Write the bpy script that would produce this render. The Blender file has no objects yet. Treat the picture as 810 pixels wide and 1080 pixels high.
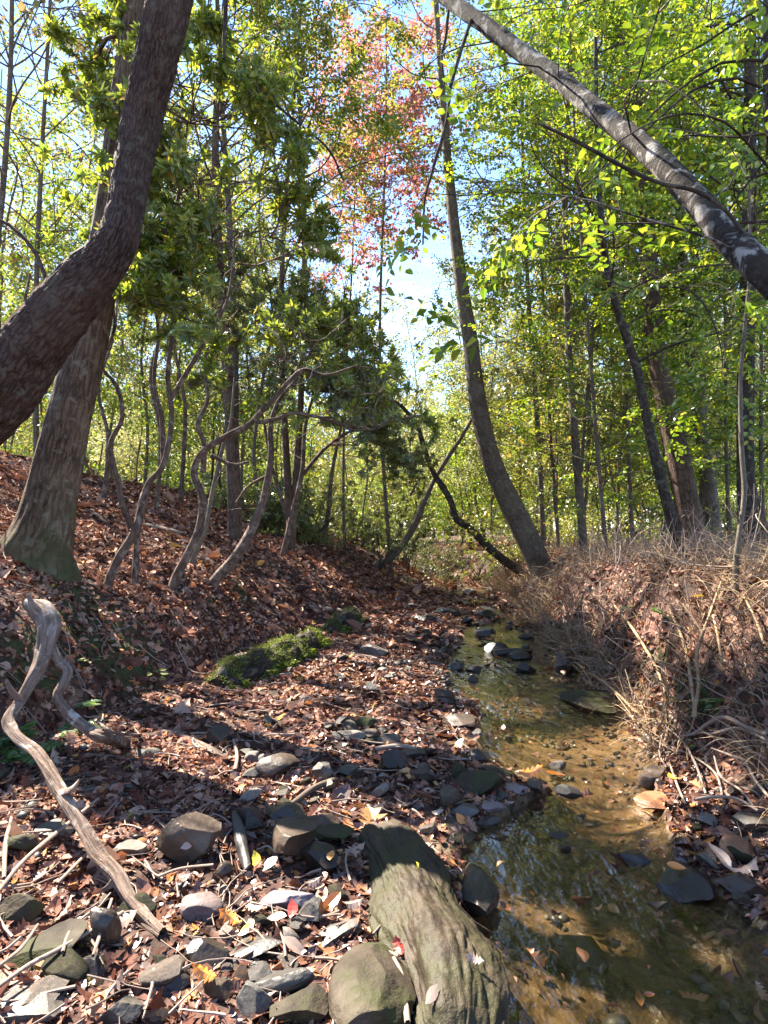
import bpy, bmesh, math, random
import numpy as np

# ------------------------------------------------------------------ basics
RNG = np.random.default_rng(11)
random.seed(11)
sc = bpy.context.scene
COL = sc.collection
F = 660.0                       # focal length in photo pixels (photo 810 x 1080)
CAM = np.array([0.0, 0.0, 1.35])
PITCH = math.atan(20 / F)       # horizon sits a little below the middle
FWD = np.array([0, math.cos(PITCH), math.sin(PITCH)])
UPV = np.array([0, -math.sin(PITCH), math.cos(PITCH)])
SUN_AZ, SUN_EL = math.radians(-52), math.radians(50)    # azimuth from +Y towards +X
SUN = np.array([math.sin(SUN_AZ) * math.cos(SUN_EL), math.cos(SUN_AZ) * math.cos(SUN_EL), math.sin(SUN_EL)])


def ray(px, py):
    d = FWD + UPV * ((540 - py) / F) + np.array([1, 0, 0]) * ((px - 405) / F)
    return d / d[1]


def at(px, py, depth):
    return CAM + ray(px, py) * depth


def nrm(v):
    return v / (np.linalg.norm(v, axis=-1, keepdims=True) + 1e-12)


# lattice noise ------------------------------------------------------------
_T3 = np.random.default_rng(5).random((32, 32, 32))


def vn3(x, y, z):
    x = np.asarray(x, float); y = np.asarray(y, float); z = np.asarray(z, float)
    x, y, z = np.broadcast_arrays(x, y, z)
    xi, yi, zi = np.floor(x).astype(int), np.floor(y).astype(int), np.floor(z).astype(int)
    fx, fy, fz = x - xi, y - yi, z - zi
    fx, fy, fz = (f * f * (3 - 2 * f) for f in (fx, fy, fz))
    r = 0
    for a in (0, 1):
        for b in (0, 1):
            for c in (0, 1):
                w = (fx if a else 1 - fx) * (fy if b else 1 - fy) * (fz if c else 1 - fz)
                r = r + w * _T3[(xi + a) & 31, (yi + b) & 31, (zi + c) & 31]
    return r * 2 - 1


def vn(x, y, s, k=0.0):
    return vn3(np.asarray(x) * s + k * 3.1, np.asarray(y) * s + k * 1.7, k + 0.37)


# ------------------------------------------------------------------ terrain
YK = np.array([-40, 0, 1.7, 2.0, 2.6, 3.3, 3.7, 4.7, 6.4, 8.9, 11, 13, 16, 20, 30, 60, 300.])
XR = np.array([3.2, 2.0, 1.55, 1.38, 1.20, 1.40, 1.60, 1.80, 1.88, 2.15, 2.3, 2.6, 2.4, 2.0, 0.5, -6, -6.])
YL = np.array([-40, 0, 1.7, 2.3, 2.6, 2.87, 3.3, 3.7, 4.7, 5.5, 6.4, 8, 9.9, 11, 13, 16, 20, 30, 60, 300.])
XL = np.array([0.6, .15, .26, .25, .28, .40, .86, .60, .66, .54, .62, 1.0, 1.15, 1.1, 1.2, 1.3, 1.0, -.6, -7, -7.])
YB = np.array([-40, 1.5, 3.3, 5.6, 8.9, 12.7, 16, 20, 30, 60, 300.])
XB = np.array([-3, -2.35, -2.0, -1.56, -.55, .25, .75, .7, -1, -8, -8.])


def sstep(a, b, x):
    t = np.clip((x - a) / (b - a), 0, 1)
    return t * t * (3 - 2 * t)


def zt(x, y):
    x = np.asarray(x, float); y = np.asarray(y, float)
    wob = 0.10 * vn(x, y, 1.3, 1) + .05 * vn(x, y, 3.1, 2)
    xr = np.interp(y, YK, XR) + wob
    xl = np.interp(y, YL, XL) + wob * .8
    xb = np.interp(y, YB, XB) + wob * 1.6
    # left slope
    t = np.maximum(xb - x, 0)
    A = np.interp(y, [0, 4, 8, 12, 20], [.95, .85, .5, .25, .15])
    zl = .15 + A * (1 - np.exp(-t / .55)) + .36 * np.minimum(t, 5.2) + .05 * np.maximum(t - 5.2, 0)
    # gravel bar
    u = np.clip((xl - x) / np.maximum(xl - xb, .2), 0, 1)
    zbar = .03 + .13 * u ** .8
    # bed
    m = (xl + xr) / 2; hw = np.maximum((xr - xl) / 2, .1)
    shoal = sstep(6.5, 9.5, y) * (1 - sstep(15, 22, y))
    zbed = -.15 * (1 - .72 * shoal) * np.clip(1 - ((x - m) / hw) ** 2, 0, 1) ** .6 + .02 + shoal * (.075 * np.maximum(vn(x, y, 1.5, 60) + .15, 0) + .03 * vn(x, y, 5, 61))
    # right bank
    s = np.maximum(x - xr, 0)
    bh = np.interp(y, [0, 4, 9, 13, 18], [1.0, .98, .82, .7, .6])
    run = np.interp(y, [1.5, 3, 5, 9], [1.0, .75, .6, .8])
    lip = np.interp(y, [1.5, 2.4, 3.2, 3.8, 60], [.3, .42, .3, .05, .05])
    s2 = np.maximum(s - lip, 0)
    zr = .02 + .06 * np.minimum(s, lip) / np.maximum(lip, .01) + bh * sstep(0, 1, s2 / run) + .03 * np.minimum(s2, 30)
    z = np.where(x < xb, zl, np.where(x < xl, zbar, np.where(x < xr, zbed, zr)))
    big = sstep(18, 60, y)
    z = z + big * .8 * vn(x, y, .05, 6)
    amp = np.where(x < xb, .06, np.where(x > xr, .05, .022))
    z = z + amp * vn(x, y, 2.3, 3) + amp * .6 * vn(x, y, 6.1, 4) + .009 * vn(x, y, 17, 5)
    return z


def hit(px, py):
    r = ray(px, py)
    d = np.arange(.6, 60, .01)
    p = CAM[None] + r[None] * d[:, None]
    below = p[:, 2] < zt(p[:, 0], p[:, 1])
    i = int(np.argmax(below)) if below.any() else len(d) - 1
    return p[i]


def hit_w(px, py):
    """Like hit, but stops at the water surface."""
    r = ray(px, py); d = np.arange(.6, 60, .01); p = CAM[None] + r[None] * d[:, None]
    below = p[:, 2] < np.maximum(zt(p[:, 0], p[:, 1]), -.012)
    return p[int(np.argmax(below)) if below.any() else len(d) - 1]


def tnormal(x, y, e=.06):
    dx = (zt(x + e, y) - zt(x - e, y)) / (2 * e)
    dy = (zt(x, y + e) - zt(x, y - e)) / (2 * e)
    n = np.stack([-dx, -dy, np.ones_like(dx)], -1)
    return nrm(n)


# ------------------------------------------------------------------ mesh building
class Geo:
    def __init__(s):
        s.V, s.Fc, s.UV, s.MI, s.n = [], [], [], [], 0

    def add(s, V, Fs, uv=None, mi=0):
        V = np.asarray(V, float).reshape(-1, 3)
        if not isinstance(Fs, list):
            Fs = [Fs]
        for f in Fs:
            f = np.asarray(f, np.int64)
            if len(f):
                s.Fc.append(f + s.n); s.MI.append(np.full(len(f), mi))
        s.V.append(V)
        s.UV.append(np.zeros((len(V), 2)) if uv is None else uv)
        s.n += len(V)
        return s

    def build(s, name, mats, parent=None, origin=(0, 0, 0), smooth=True, attrs=None, sharp=None):
        V = np.concatenate(s.V) - np.asarray(origin, float)
        UV = np.concatenate(s.UV)
        me = bpy.data.meshes.new(name)
        me.vertices.add(len(V)); me.vertices.foreach_set('co', V.astype(np.float32).ravel())
        loops = np.concatenate([f.ravel() for f in s.Fc])
        sizes = np.concatenate([np.full(len(f), f.shape[1]) for f in s.Fc])
        starts = np.concatenate([[0], np.cumsum(sizes)[:-1]])
        me.loops.add(len(loops)); me.loops.foreach_set('vertex_index', loops.astype(np.int32))
        me.polygons.add(len(sizes)); me.polygons.foreach_set('loop_start', starts.astype(np.int32))
        uvl = me.uv_layers.new(name='UVMap')
        uvl.data.foreach_set('uv', UV[loops].astype(np.float32).ravel())
        mats = mats if isinstance(mats, (list, tuple)) else [mats]
        for m in mats:
            me.materials.append(m)
        me.polygons.foreach_set('material_index', np.concatenate(s.MI).astype(np.int32))
        me.polygons.foreach_set('use_smooth', np.full(len(sizes), smooth))
        if attrs:
            for k, a in attrs.items():
                at_ = me.attributes.new(k, 'FLOAT', 'POINT'); at_.data.foreach_set('value', a.astype(np.float32))
        me.update(calc_edges=True)
        if sharp: me.set_sharp_from_angle(angle=math.radians(sharp))
        o = bpy.data.objects.new(name, me); COL.objects.link(o)
        if parent is not None:
            o.parent = parent
        else:
            o.location = origin
        return o


def empty(name, loc):
    o = bpy.data.objects.new(name, None); COL.objects.link(o); o.location = loc
    o.empty_display_size = .1
    return o


def tag(o, label=None, cat=None, group=None, kind=None):
    if label: o['label'] = label
    if cat: o['category'] = cat
    if group: o['group'] = group
    if kind: o['kind'] = kind
    return o


def spline(P, step):
    """Catmull-Rom through P (n x k), resampled at about `step`."""
    P = np.asarray(P, float)
    if len(P) == 2:
        n = max(2, int(np.linalg.norm(P[1, :3] - P[0, :3]) / step) + 1)
        return P[0] + (P[1] - P[0]) * np.linspace(0, 1, n)[:, None]
    Q = np.vstack([2 * P[0] - P[1], P, 2 * P[-1] - P[-2]])
    out = []
    for i in range(1, len(Q) - 2):
        p0, p1, p2, p3 = Q[i - 1:i + 3]
        n = max(1, int(np.linalg.norm(p2[:3] - p1[:3]) / step))
        t = (np.arange(n) / n)[:, None]
        out.append(.5 * (2 * p1 + (p2 - p0) * t + (2 * p0 - 5 * p1 + 4 * p2 - p3) * t ** 2 + (3 * p1 - p0 - 3 * p2 + p3) * t ** 3))
    out.append(P[-1:])
    return np.vstack(out)


def tube(P, r, sides=8, disp=None):
    """Tube along P with radii r; disp(theta, s, r) -> radius offset array."""
    P = np.asarray(P, float); r = np.asarray(r, float); n = len(P)
    T = nrm(np.gradient(P, axis=0))
    a = np.array([1, 0, 0.]) if abs(T[0, 0]) < .8 else np.array([0, 1, 0.])
    N = np.empty_like(P); N[0] = nrm(a - T[0] * a.dot(T[0]))
    for i in range(1, n):
        v = N[i - 1] - T[i] * N[i - 1].dot(T[i]); N[i] = v / (np.linalg.norm(v) + 1e-9)
    B = np.cross(T, N)
    th = np.linspace(0, 2 * math.pi, sides + 1)          # seam column doubled so the bark pattern does not smear
    s = np.concatenate([[0], np.cumsum(np.linalg.norm(np.diff(P, axis=0), axis=1))])
    TH, S = np.meshgrid(th, s); Rr = np.repeat(r[:, None], sides + 1, 1)
    if disp is not None:
        Rr = Rr + disp(TH, S, Rr)
    V = P[:, None] + Rr[..., None] * (np.cos(TH)[..., None] * N[:, None] + np.sin(TH)[..., None] * B[:, None])
    uv = np.stack([TH / (2 * math.pi) * 2 * math.pi * np.maximum(r.mean(), .01), S], -1)
    i = np.arange(n - 1)[:, None] * (sides + 1) + np.arange(sides)[None]
    Q = np.stack([i, i + 1, i + sides + 2, i + sides + 1], -1).reshape(-1, 4)
    return V.reshape(-1, 3), Q, uv.reshape(-1, 2)


def rough(amp, f=1.0, k=0.):
    """Lumpy trunk profile."""
    def d(th, s, r):
        return r * amp * (vn3(np.cos(th) * 1.5 * f + k, np.sin(th) * 1.5 * f, s * 2.2 * f) + .5 * vn3(np.cos(th) * 4 * f, np.sin(th) * 4 * f + k, s * 5 * f))
    return d


def furrow(amp, k=0., nu=9, sv=7.):
    """Deep vertical bark plates."""
    def d(th, s, r):
        w = .35 * vn3(np.cos(th) * 2 + k, np.sin(th) * 2, s * 5)
        a = vn3(np.cos(th + w) * nu * .45 + k, np.sin(th + w) * nu * .45, s * sv)
        b = vn3(np.cos(th + w) * nu * .9, np.sin(th + w) * nu * .9 + k, s * sv * 1.7)
        lump = vn3(np.cos(th) * 1.2 + k, np.sin(th) * 1.2, s * 1.6)
        return r * (amp * (1 - 2.2 * np.abs(a)) + amp * .6 * (1 - 2 * np.abs(b)) + .06 * lump)
    return d


def walk(p, d, L, n, crook, up, rng, keep=0.75):
    """A crooked growing line from p in direction d."""
    pts = [np.array(p, float)]; d = nrm(np.array(d, float)); st = L / n
    j = np.zeros(3)
    for i in range(n):
        j = keep * j + (1 - keep) * rng.normal(size=3) * 2
        d = nrm(d + j * crook + np.array([0, 0, up]) / n)
        pts.append(pts[-1] + d * st)
    return np.array(pts)


def frames(X, Z):
    X = nrm(X); Y = nrm(np.cross(Z, X)); Z = np.cross(X, Y)
    return np.stack([X, Y, Z], -1)            # columns


def inst(temps, pos, M, scale, rng, keep=None):
    """Copies of the templates (V, Q) at pos with rotation M and scale -> V, Q arrays."""
    k = rng.integers(0, len(temps), len(pos))
    Vs, Qs, n = [], [], 0
    for ti, (TV, TQ) in enumerate(temps):
        m = k == ti
        if not m.any(): continue
        V = np.einsum('nij,vj->nvi', M[m] * scale[m][:, None, None], TV) + pos[m][:, None]
        q = TQ[None] + (np.arange(m.sum()) * len(TV))[:, None, None] + n
        Vs.append(V.reshape(-1, 3)); Qs.append(q.reshape(-1, TQ.shape[1])); n += m.sum() * len(TV)
    return np.concatenate(Vs), np.concatenate(Qs)


# ------------------------------------------------------------------ materials
def newmat(name):
    m = bpy.data.materials.new(name); m.use_nodes = True
    nt = m.node_tree; nt.nodes.clear()
    out = nt.nodes.new('ShaderNodeOutputMaterial')
    return m, nt, out


def N(nt, t, **kw):
    n = nt.nodes.new(t)
    for k, v in kw.items():
        if k.startswith('i_'):
            key = k[2:]
            n.inputs[int(key) if key.isdigit() else key.replace('_', ' ')].default_value = v
        else:
            setattr(n, k, v)
    return n


def ramp(nt, stops, src=None, interp='LINEAR'):
    r = nt.nodes.new('ShaderNodeValToRGB'); cr = r.color_ramp; cr.interpolation = interp
    while len(cr.elements) < len(stops): cr.elements.new(.5)
    for e, (p, c) in zip(cr.elements, stops):
        e.position = p; e.color = (*c, 1) if len(c) == 3 else c
    if src is not None: nt.links.new(src, r.inputs[0])
    return r.outputs[0]


def mixc(nt, fac, a, b, mode='MIX'):
    m = nt.nodes.new('ShaderNodeMix'); m.data_type = 'RGBA'; m.blend_type = mode
    for sock, v in ((m.inputs[0], fac), (m.inputs[6], a), (m.inputs[7], b)):
        if hasattr(v, 'links') or isinstance(v, bpy.types.NodeSocket): nt.links.new(v, sock)
        elif isinstance(v, (int, float)): sock.default_value = v
        else: sock.default_value = (*v, 1)
    return m.outputs[2]


def noise(nt, vec, scale, detail=4, rough_=.55, dist=0.):
    n = N(nt, 'ShaderNodeTexNoise'); n.inputs['Scale'].default_value = scale; n.inputs['Detail'].default_value = detail
    n.inputs['Roughness'].default_value = rough_; n.inputs['Distortion'].default_value = dist
    if vec is not None: nt.links.new(vec, n.inputs['Vector'])
    return n.outputs[0]


def leafmat(name, stops, trans=None, tf=.5, gloss=.05, grough=.4):
    """Thin leaf: part of the light passes through. Colour varies from leaf to leaf."""
    m, nt, out = newmat(name)
    geo = N(nt, 'ShaderNodeNewGeometry')
    c = ramp(nt, stops, geo.outputs['Random Per Island'])
    d = N(nt, 'ShaderNodeBsdfDiffuse'); nt.links.new(c, d.inputs[0])
    t = N(nt, 'ShaderNodeBsdfTranslucent')
    tc = mixc(nt, 1.0, c, trans or (1, 1, 1), 'MULTIPLY')
    nt.links.new(tc, t.inputs[0])
    mx = N(nt, 'ShaderNodeMixShader'); mx.inputs[0].default_value = tf
    nt.links.new(d.outputs[0], mx.inputs[1]); nt.links.new(t.outputs[0], mx.inputs[2])
    g = N(nt, 'ShaderNodeBsdfGlossy'); g.inputs['Roughness'].default_value = grough; g.inputs[0].default_value = (1, 1, 1, 1)
    m2 = N(nt, 'ShaderNodeMixShader'); m2.inputs[0].default_value = gloss
    nt.links.new(mx.outputs[0], m2.inputs[1]); nt.links.new(g.outputs[0], m2.inputs[2])
    nt.links.new(m2.outputs[0], out.inputs[0])
    return m


def barkmat(name, dark, mid, light, su=14, sv=4, bump=.6, lichen=None, lic_amt=.5, moss=None, moss_h=0., cell=.45):
    m, nt, out = newmat(name)
    tc = N(nt, 'ShaderNodeTexCoord')
    mp = N(nt, 'ShaderNodeMapping'); mp.inputs['Scale'].default_value = (su, sv, 1)
    nt.links.new(tc.outputs['UV'], mp.inputs[0])
    nz = N(nt, 'ShaderNodeTexNoise'); nz.inputs['Scale'].default_value = 1.3; nz.inputs['Detail'].default_value = 3
    nt.links.new(mp.outputs[0], nz.inputs['Vector'])
    va = N(nt, 'ShaderNodeVectorMath', operation='MULTIPLY_ADD'); va.inputs[1].default_value = (1.6, 1.6, 0)
    nt.links.new(nz.outputs['Color'], va.inputs[0]); nt.links.new(mp.outputs[0], va.inputs[2])
    vo = N(nt, 'ShaderNodeTexVoronoi', feature='DISTANCE_TO_EDGE', voronoi_dimensions='2D'); vo.inputs['Scale'].default_value = 1
    nt.links.new(va.outputs[0], vo.inputs['Vector'])
    pos = N(nt, 'ShaderNodeNewGeometry').outputs['Position']
    n2 = noise(nt, mp.outputs[0], 5, 5, .65)
    n3 = noise(nt, pos, 3.5, 4, .6)
    edge = ramp(nt, [(0, (0, 0, 0)), (.28, (1, 1, 1))], vo.outputs['Distance'])
    h = mixc(nt, 1 - cell, edge, n2)
    c = ramp(nt, [(.28, dark), (.48, mid), (.72, light)], h)
    c = mixc(nt, .55, c, ramp(nt, [(.35, (.35,) * 3), (.62, (1.15,) * 3)], noise(nt, pos, 55, 5, .7)), 'MULTIPLY')
    c = mixc(nt, .5, c, ramp(nt, [(.3, (.45, .42, .4)), (.7, (1.2, 1.15, 1.1))], noise(nt, pos, 9, 4, .6)), 'MULTIPLY')
    c = mixc(nt, ramp(nt, [(.35, (0, 0, 0)), (.75, (.55,) * 3)], n3), c, light)
    if lichen:
        n4 = noise(nt, pos, 13, 4, .6, .6)
        c = mixc(nt, ramp(nt, [(.5 + .2 * (.5 - lic_amt), (0,) * 3), (.62 + .2 * (.5 - lic_amt), (1,) * 3)], n4), c, lichen)
    if moss:
        sep = N(nt, 'ShaderNodeSeparateXYZ'); nt.links.new(pos, sep.inputs[0])
        ad = N(nt, 'ShaderNodeMath', operation='MULTIPLY_ADD'); ad.inputs[1].default_value = 2.0
        n5 = noise(nt, pos, 6, 4); nt.links.new(n5, ad.inputs[0]); nt.links.new(sep.outputs[2], ad.inputs[2])
        c = mixc(nt, ramp(nt, [(0, (1,) * 3), (1, (0,) * 3)], N(nt, 'ShaderNodeMapRange', i_1=moss_h - .25, i_2=moss_h + .75).outputs[0]), c, moss)
        mr = [n for n in nt.nodes if n.bl_idname == 'ShaderNodeMapRange'][-1]; nt.links.new(ad.outputs[0], mr.inputs[0])
    bs = N(nt, 'ShaderNodeBsdfPrincipled'); bs.inputs['Roughness'].default_value = .85
    bs.inputs['Specular IOR Level'].default_value = .2
    nt.links.new(c, bs.inputs['Base Color'])
    bp = N(nt, 'ShaderNodeBump'); bp.inputs['Strength'].default_value = bump; bp.inputs['Distance'].default_value = .02
    nt.links.new(h, bp.inputs['Height']); nt.links.new(bp.outputs[0], bs.inputs['Normal'])
    nt.links.new(bs.outputs[0], out.inputs[0])
    return m


def stonemat(name, a, b, c3, rough_=.6, scale=6, stripe=None, moss=None, moss_amt=.5, bump=.5, spec=.4, ss=(1.5, 1.5, 14)):
    m, nt, out = newmat(name)
    tc = N(nt, 'ShaderNodeTexCoord')
    oi = N(nt, 'ShaderNodeObjectInfo')
    vm = N(nt, 'ShaderNodeVectorMath', operation='ADD')
    nt.links.new(tc.outputs['Object'], vm.inputs[0]); nt.links.new(oi.outputs['Location'], vm.inputs[1])
    v = vm.outputs[0]
    n1 = noise(nt, v, scale, 6, .62, .3); n2 = noise(nt, v, scale * 6, 4, .7)
    c = ramp(nt, [(.3, a), (.5, b), (.72, c3)], n1)
    c = mixc(nt, .35, c, ramp(nt, [(.3, (.25,) * 3), (.7, (1.0,) * 3)], n2), 'MULTIPLY')
    if stripe:
        mp = N(nt, 'ShaderNodeMapping'); mp.inputs['Scale'].default_value = ss; mp.inputs['Rotation'].default_value = (.35, .2, 0)
        nt.links.new(v, mp.inputs[0])
        n3 = noise(nt, mp.outputs[0], 3, 4, .6, .5)
        c = mixc(nt, ramp(nt, [(.45, (0,) * 3), (.65, (.8,) * 3)], n3), c, stripe)
    hsv = N(nt, 'ShaderNodeHueSaturation')
    mr = N(nt, 'ShaderNodeMapRange'); mr.inputs[3].default_value = .7; mr.inputs[4].default_value = 1.35
    nt.links.new(oi.outputs['Random'], mr.inputs[0]); nt.links.new(mr.outputs[0], hsv.inputs['Value']); nt.links.new(c, hsv.inputs['Color'])
    c = hsv.outputs[0]
    if moss:
        n4 = noise(nt, v, 5, 5, .65)
        c = mixc(nt, ramp(nt, [(.62 - .3 * moss_amt, (0,) * 3), (.75 - .3 * moss_amt, (.9,) * 3)], n4), c, moss)
    bs = N(nt, 'ShaderNodeBsdfPrincipled'); bs.inputs['Roughness'].default_value = rough_
    bs.inputs['Specular IOR Level'].default_value = spec
    nt.links.new(c, bs.inputs['Base Color'])
    bp = N(nt, 'ShaderNodeBump'); bp.inputs['Strength'].default_value = bump; bp.inputs['Distance'].default_value = .015
    hh = mixc(nt, .5, n1, n2); nt.links.new(hh, bp.inputs['Height']); nt.links.new(bp.outputs[0], bs.inputs['Normal'])
    nt.links.new(bs.outputs[0], out.inputs[0])
    return m


def plainmat(name, stops, rough_=.8, nscale=20, spec=.2):
    """Wood / straw: colour varies by piece and along it."""
    m, nt, out = newmat(name)
    geo = N(nt, 'ShaderNodeNewGeometry')
    n = noise(nt, geo.outputs['Position'], nscale, 4, .6)
    mm = N(nt, 'ShaderNodeMath', operation='MULTIPLY_ADD'); mm.inputs[1].default_value = .5
    nt.links.new(geo.outputs['Random Per Island'], mm.inputs[0])
    m3 = N(nt, 'ShaderNodeMath', operation='MULTIPLY'); m3.inputs[1].default_value = .5; nt.links.new(n, m3.inputs[0])
    nt.links.new(m3.outputs[0], mm.inputs[2])
    c = ramp(nt, stops, mm.outputs[0])
    bs = N(nt, 'ShaderNodeBsdfPrincipled'); bs.inputs['Roughness'].default_value = rough_; bs.inputs['Specular IOR Level'].default_value = spec
    nt.links.new(c, bs.inputs['Base Color'])
    bp = N(nt, 'ShaderNodeBump'); bp.inputs['Strength'].default_value = .4; bp.inputs['Distance'].default_value = .01
    nt.links.new(n, bp.inputs['Height']); nt.links.new(bp.outputs[0], bs.inputs['Normal'])
    nt.links.new(bs.outputs[0], out.inputs[0])
    return m


M = {}
M['leaf_beech'] = leafmat('beech_leaf', [(0, (.06, .12, .012)), (.45, (.12, .19, .018)), (.8, (.20, .25, .025)), (1, (.34, .32, .03))], (1.7, 1.6, .9), .55)
M['leaf_yellow'] = leafmat('yellowing_leaf', [(0, (.075, .12, .02)), (.5, (.14, .17, .03)), (.85, (.25, .23, .045)), (1, (.34, .20, .06))], (1.5, 1.4, .9), .52)
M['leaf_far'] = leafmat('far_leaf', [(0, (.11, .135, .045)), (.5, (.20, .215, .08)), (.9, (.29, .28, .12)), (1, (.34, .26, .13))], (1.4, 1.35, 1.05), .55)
M['dark_w'] = plainmat('dark_stick', [(.2, (.05, .035, .027)), (.8, (.13, .095, .07))])
M['leaf_red'] = leafmat('red_maple_leaf', [(0, (.28, .07, .06)), (.45, (.40, .14, .115)), (.75, (.44, .22, .13)), (.88, (.30, .23, .09)), (1, (.16, .18, .05))], (1.3, 1.25, 1.2), .5)
M['leaf_laurel'] = leafmat('laurel_leaf', [(0, (.07, .11, .025)), (.4, (.14, .19, .036)), (.75, (.23, .27, .045)), (.95, (.34, .34, .06)), (1, (.32, .20, .07))], (1.8, 1.7, .8), .5, .05, .45)
M['leaf_oak'] = leafmat('oak_leaf', [(0, (.06, .07, .025)), (.4, (.11, .11, .035)), (.75, (.22, .14, .07)), (1, (.32, .19, .10))], (1.4, 1.3, 1.0), .45)
M['leaf_shrub'] = leafmat('shrub_leaf', [(0, (.075, .10, .028)), (.5, (.14, .165, .042)), (.9, (.23, .24, .065)), (1, (.28, .24, .08))], (1.4, 1.4, .9), .42, .06)
M['leaf_fresh'] = leafmat('fern_leaf', [(0, (.06, .13, .03)), (.6, (.11, .20, .05)), (1, (.20, .27, .09))], (1.5, 1.5, .9), .45, .05)
M['litter'] = leafmat('fallen_leaf', [(0, (.035, .012, .007)), (.2, (.095, .036, .024)), (.48, (.185, .08, .053)), (.72, (.29, .155, .108)), (.9, (.37, .245, .185)), (.975, (.38, .13, .035)), (1, (.34, .24, .07))], (1.1, 1.0, .9), .12, .012, .5)
M['litter_wet'] = leafmat('wet_fallen_leaf', [(0, (.03, .013, .01)), (.4, (.08, .033, .022)), (.75, (.16, .075, .05)), (.95, (.34, .14, .05)), (1, (.42, .24, .10))], (1.1, 1.0, .9), .1, .045, .3)
M['bark_oak'] = barkmat('furrowed_bark', (.010, .006, .005), (.052, .029, .023), (.12, .075, .06), 40, 10, 1.0, (.10, .085, .06), .25, cell=.3)
M['bark_big'] = barkmat('grey_bark', (.022, .013, .009), (.092, .058, .038), (.21, .145, .10), 34, 4, 1., (.20, .17, .13), .25, (.05, .055, .018), 1.95, cell=.3)
M['bark_brown'] = barkmat('brown_bark', (.022, .013, .009), (.085, .052, .036), (.17, .115, .085), 30, 6, .9, cell=.25)
M['bark_birch'] = barkmat('pale_patchy_bark', (.012, .009, .007), (.034, .025, .020), (.075, .060, .050), 12, 26, 1., (.33, .30, .27), .46, cell=.15)
M['bark_grey'] = barkmat('smooth_grey_bark', (.035, .024, .018), (.095, .068, .05), (.18, .14, .105), 22, 5, .6, (.15, .13, .10), .35, cell=.12)
M['bark_dark'] = barkmat('dark_bark', (.012, .008, .007), (.035, .025, .019), (.07, .052, .04), 26, 6, .7, (.10, .09, .065), .3, cell=.3)
M['bark_laurel'] = barkmat('laurel_bark', (.022, .013, .010), (.08, .05, .037), (.18, .125, .095), 30, 5, .7, (.22, .17, .135), .4, cell=.2)
M['bark_pale'] = barkmat('pale_sapling_bark', (.05, .04, .03), (.12, .10, .075), (.20, .17, .13), 16, 5, .4, cell=.1)
M['twig'] = plainmat('twig_wood', [(.2, (.05, .035, .027)), (.8, (.13, .095, .07))])
M['drift'] = barkmat('weathered_wood', (.05, .028, .02), (.17, .112, .082), (.32, .24, .195), 40, 2.5, .9, (.42, .35, .30), .3, cell=.2)
M['dead'] = plainmat('dead_stick', [(.2, (.10, .068, .05)), (.8, (.34, .26, .21))])
M['straw'] = plainmat('dry_grass_blade', [(.15, (.08, .048, .026)), (.5, (.27, .18, .10)), (.85, (.46, .345, .22))], .7)
M['moss'] = leafmat('moss_blade', [(0, (.05, .065, .012)), (.6, (.12, .15, .024)), (1, (.23, .26, .05))], (1.3, 1.3, .8), .35, .02)
M['st_grey'] = stonemat('grey_stone', (0.0324, 0.0265, 0.0211), (0.0684, 0.0564, 0.0446), (0.1224, 0.1034, 0.0818), .55)
M['st_brown'] = stonemat('brown_stone', (0.0238, 0.0144, 0.0093), (0.0522, 0.0333, 0.0221), (0.1140, 0.0792, 0.0561), .5)
M['st_dark'] = stonemat('wet_dark_stone', (.011, .008, .006), (.028, .02, .015), (.06, .047, .037), .38, spec=.4)
M['st_pale'] = stonemat('pale_stone', (0.0975, 0.0756, 0.0612), (0.1575, 0.1282, 0.1054), (0.2325, 0.1944, 0.1632), .65)
M['st_pink'] = stonemat('pink_slab', (0.1275, 0.0875, 0.0782), (0.1950, 0.1435, 0.1292), (0.2625, 0.2100, 0.1938), .65, 4, (0.1275, 0.0910, 0.0918))
M['st_lav'] = stonemat('lavender_slab', (0.0975, 0.0720, 0.0814), (0.1500, 0.1188, 0.1317), (0.2025, 0.1728, 0.1887), .6, 4, (0.0900, 0.0720, 0.0888))
M['st_moss'] = stonemat('mossy_stone', (.018, .013, .008), (.042, .031, .02), (.09, .07, .05), .75, 6, None, (.034, .036, .011), .6, .9, .2)
M['st_big'] = stonemat('brown_streaked_boulder', (.011, .007, .0045), (.032, .022, .013), (.072, .052, .034), .62, 6, None, (.034, .031, .012), .55, 1.0, .25)
M['st_slate'] = stonemat('slate_stone', (.026, .022, .019), (.058, .050, .043), (.12, .104, .09), .5, 5)
M['st_rust'] = stonemat('rusty_orange_stone', (0.1120, 0.0390, 0.0180), (0.2310, 0.0975, 0.0450), (0.3150, 0.1625, 0.0900), .5)
for k_, cols in dict(yellow=((.55, .42, .03), (.75, .60, .05)), orange=((.55, .17, .03), (.70, .28, .05)), red=((.35, .03, .025), (.55, .07, .04)), pale=((.28, .19, .145), (.38, .28, .225)), tan=((.30, .17, .11), (.42, .27, .18))).items():
    M['lf_' + k_] = leafmat(k_ + '_fallen_leaf', [(0, cols[0]), (1, cols[1])], (1.1, 1.05, 1), .2, .05)


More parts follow.
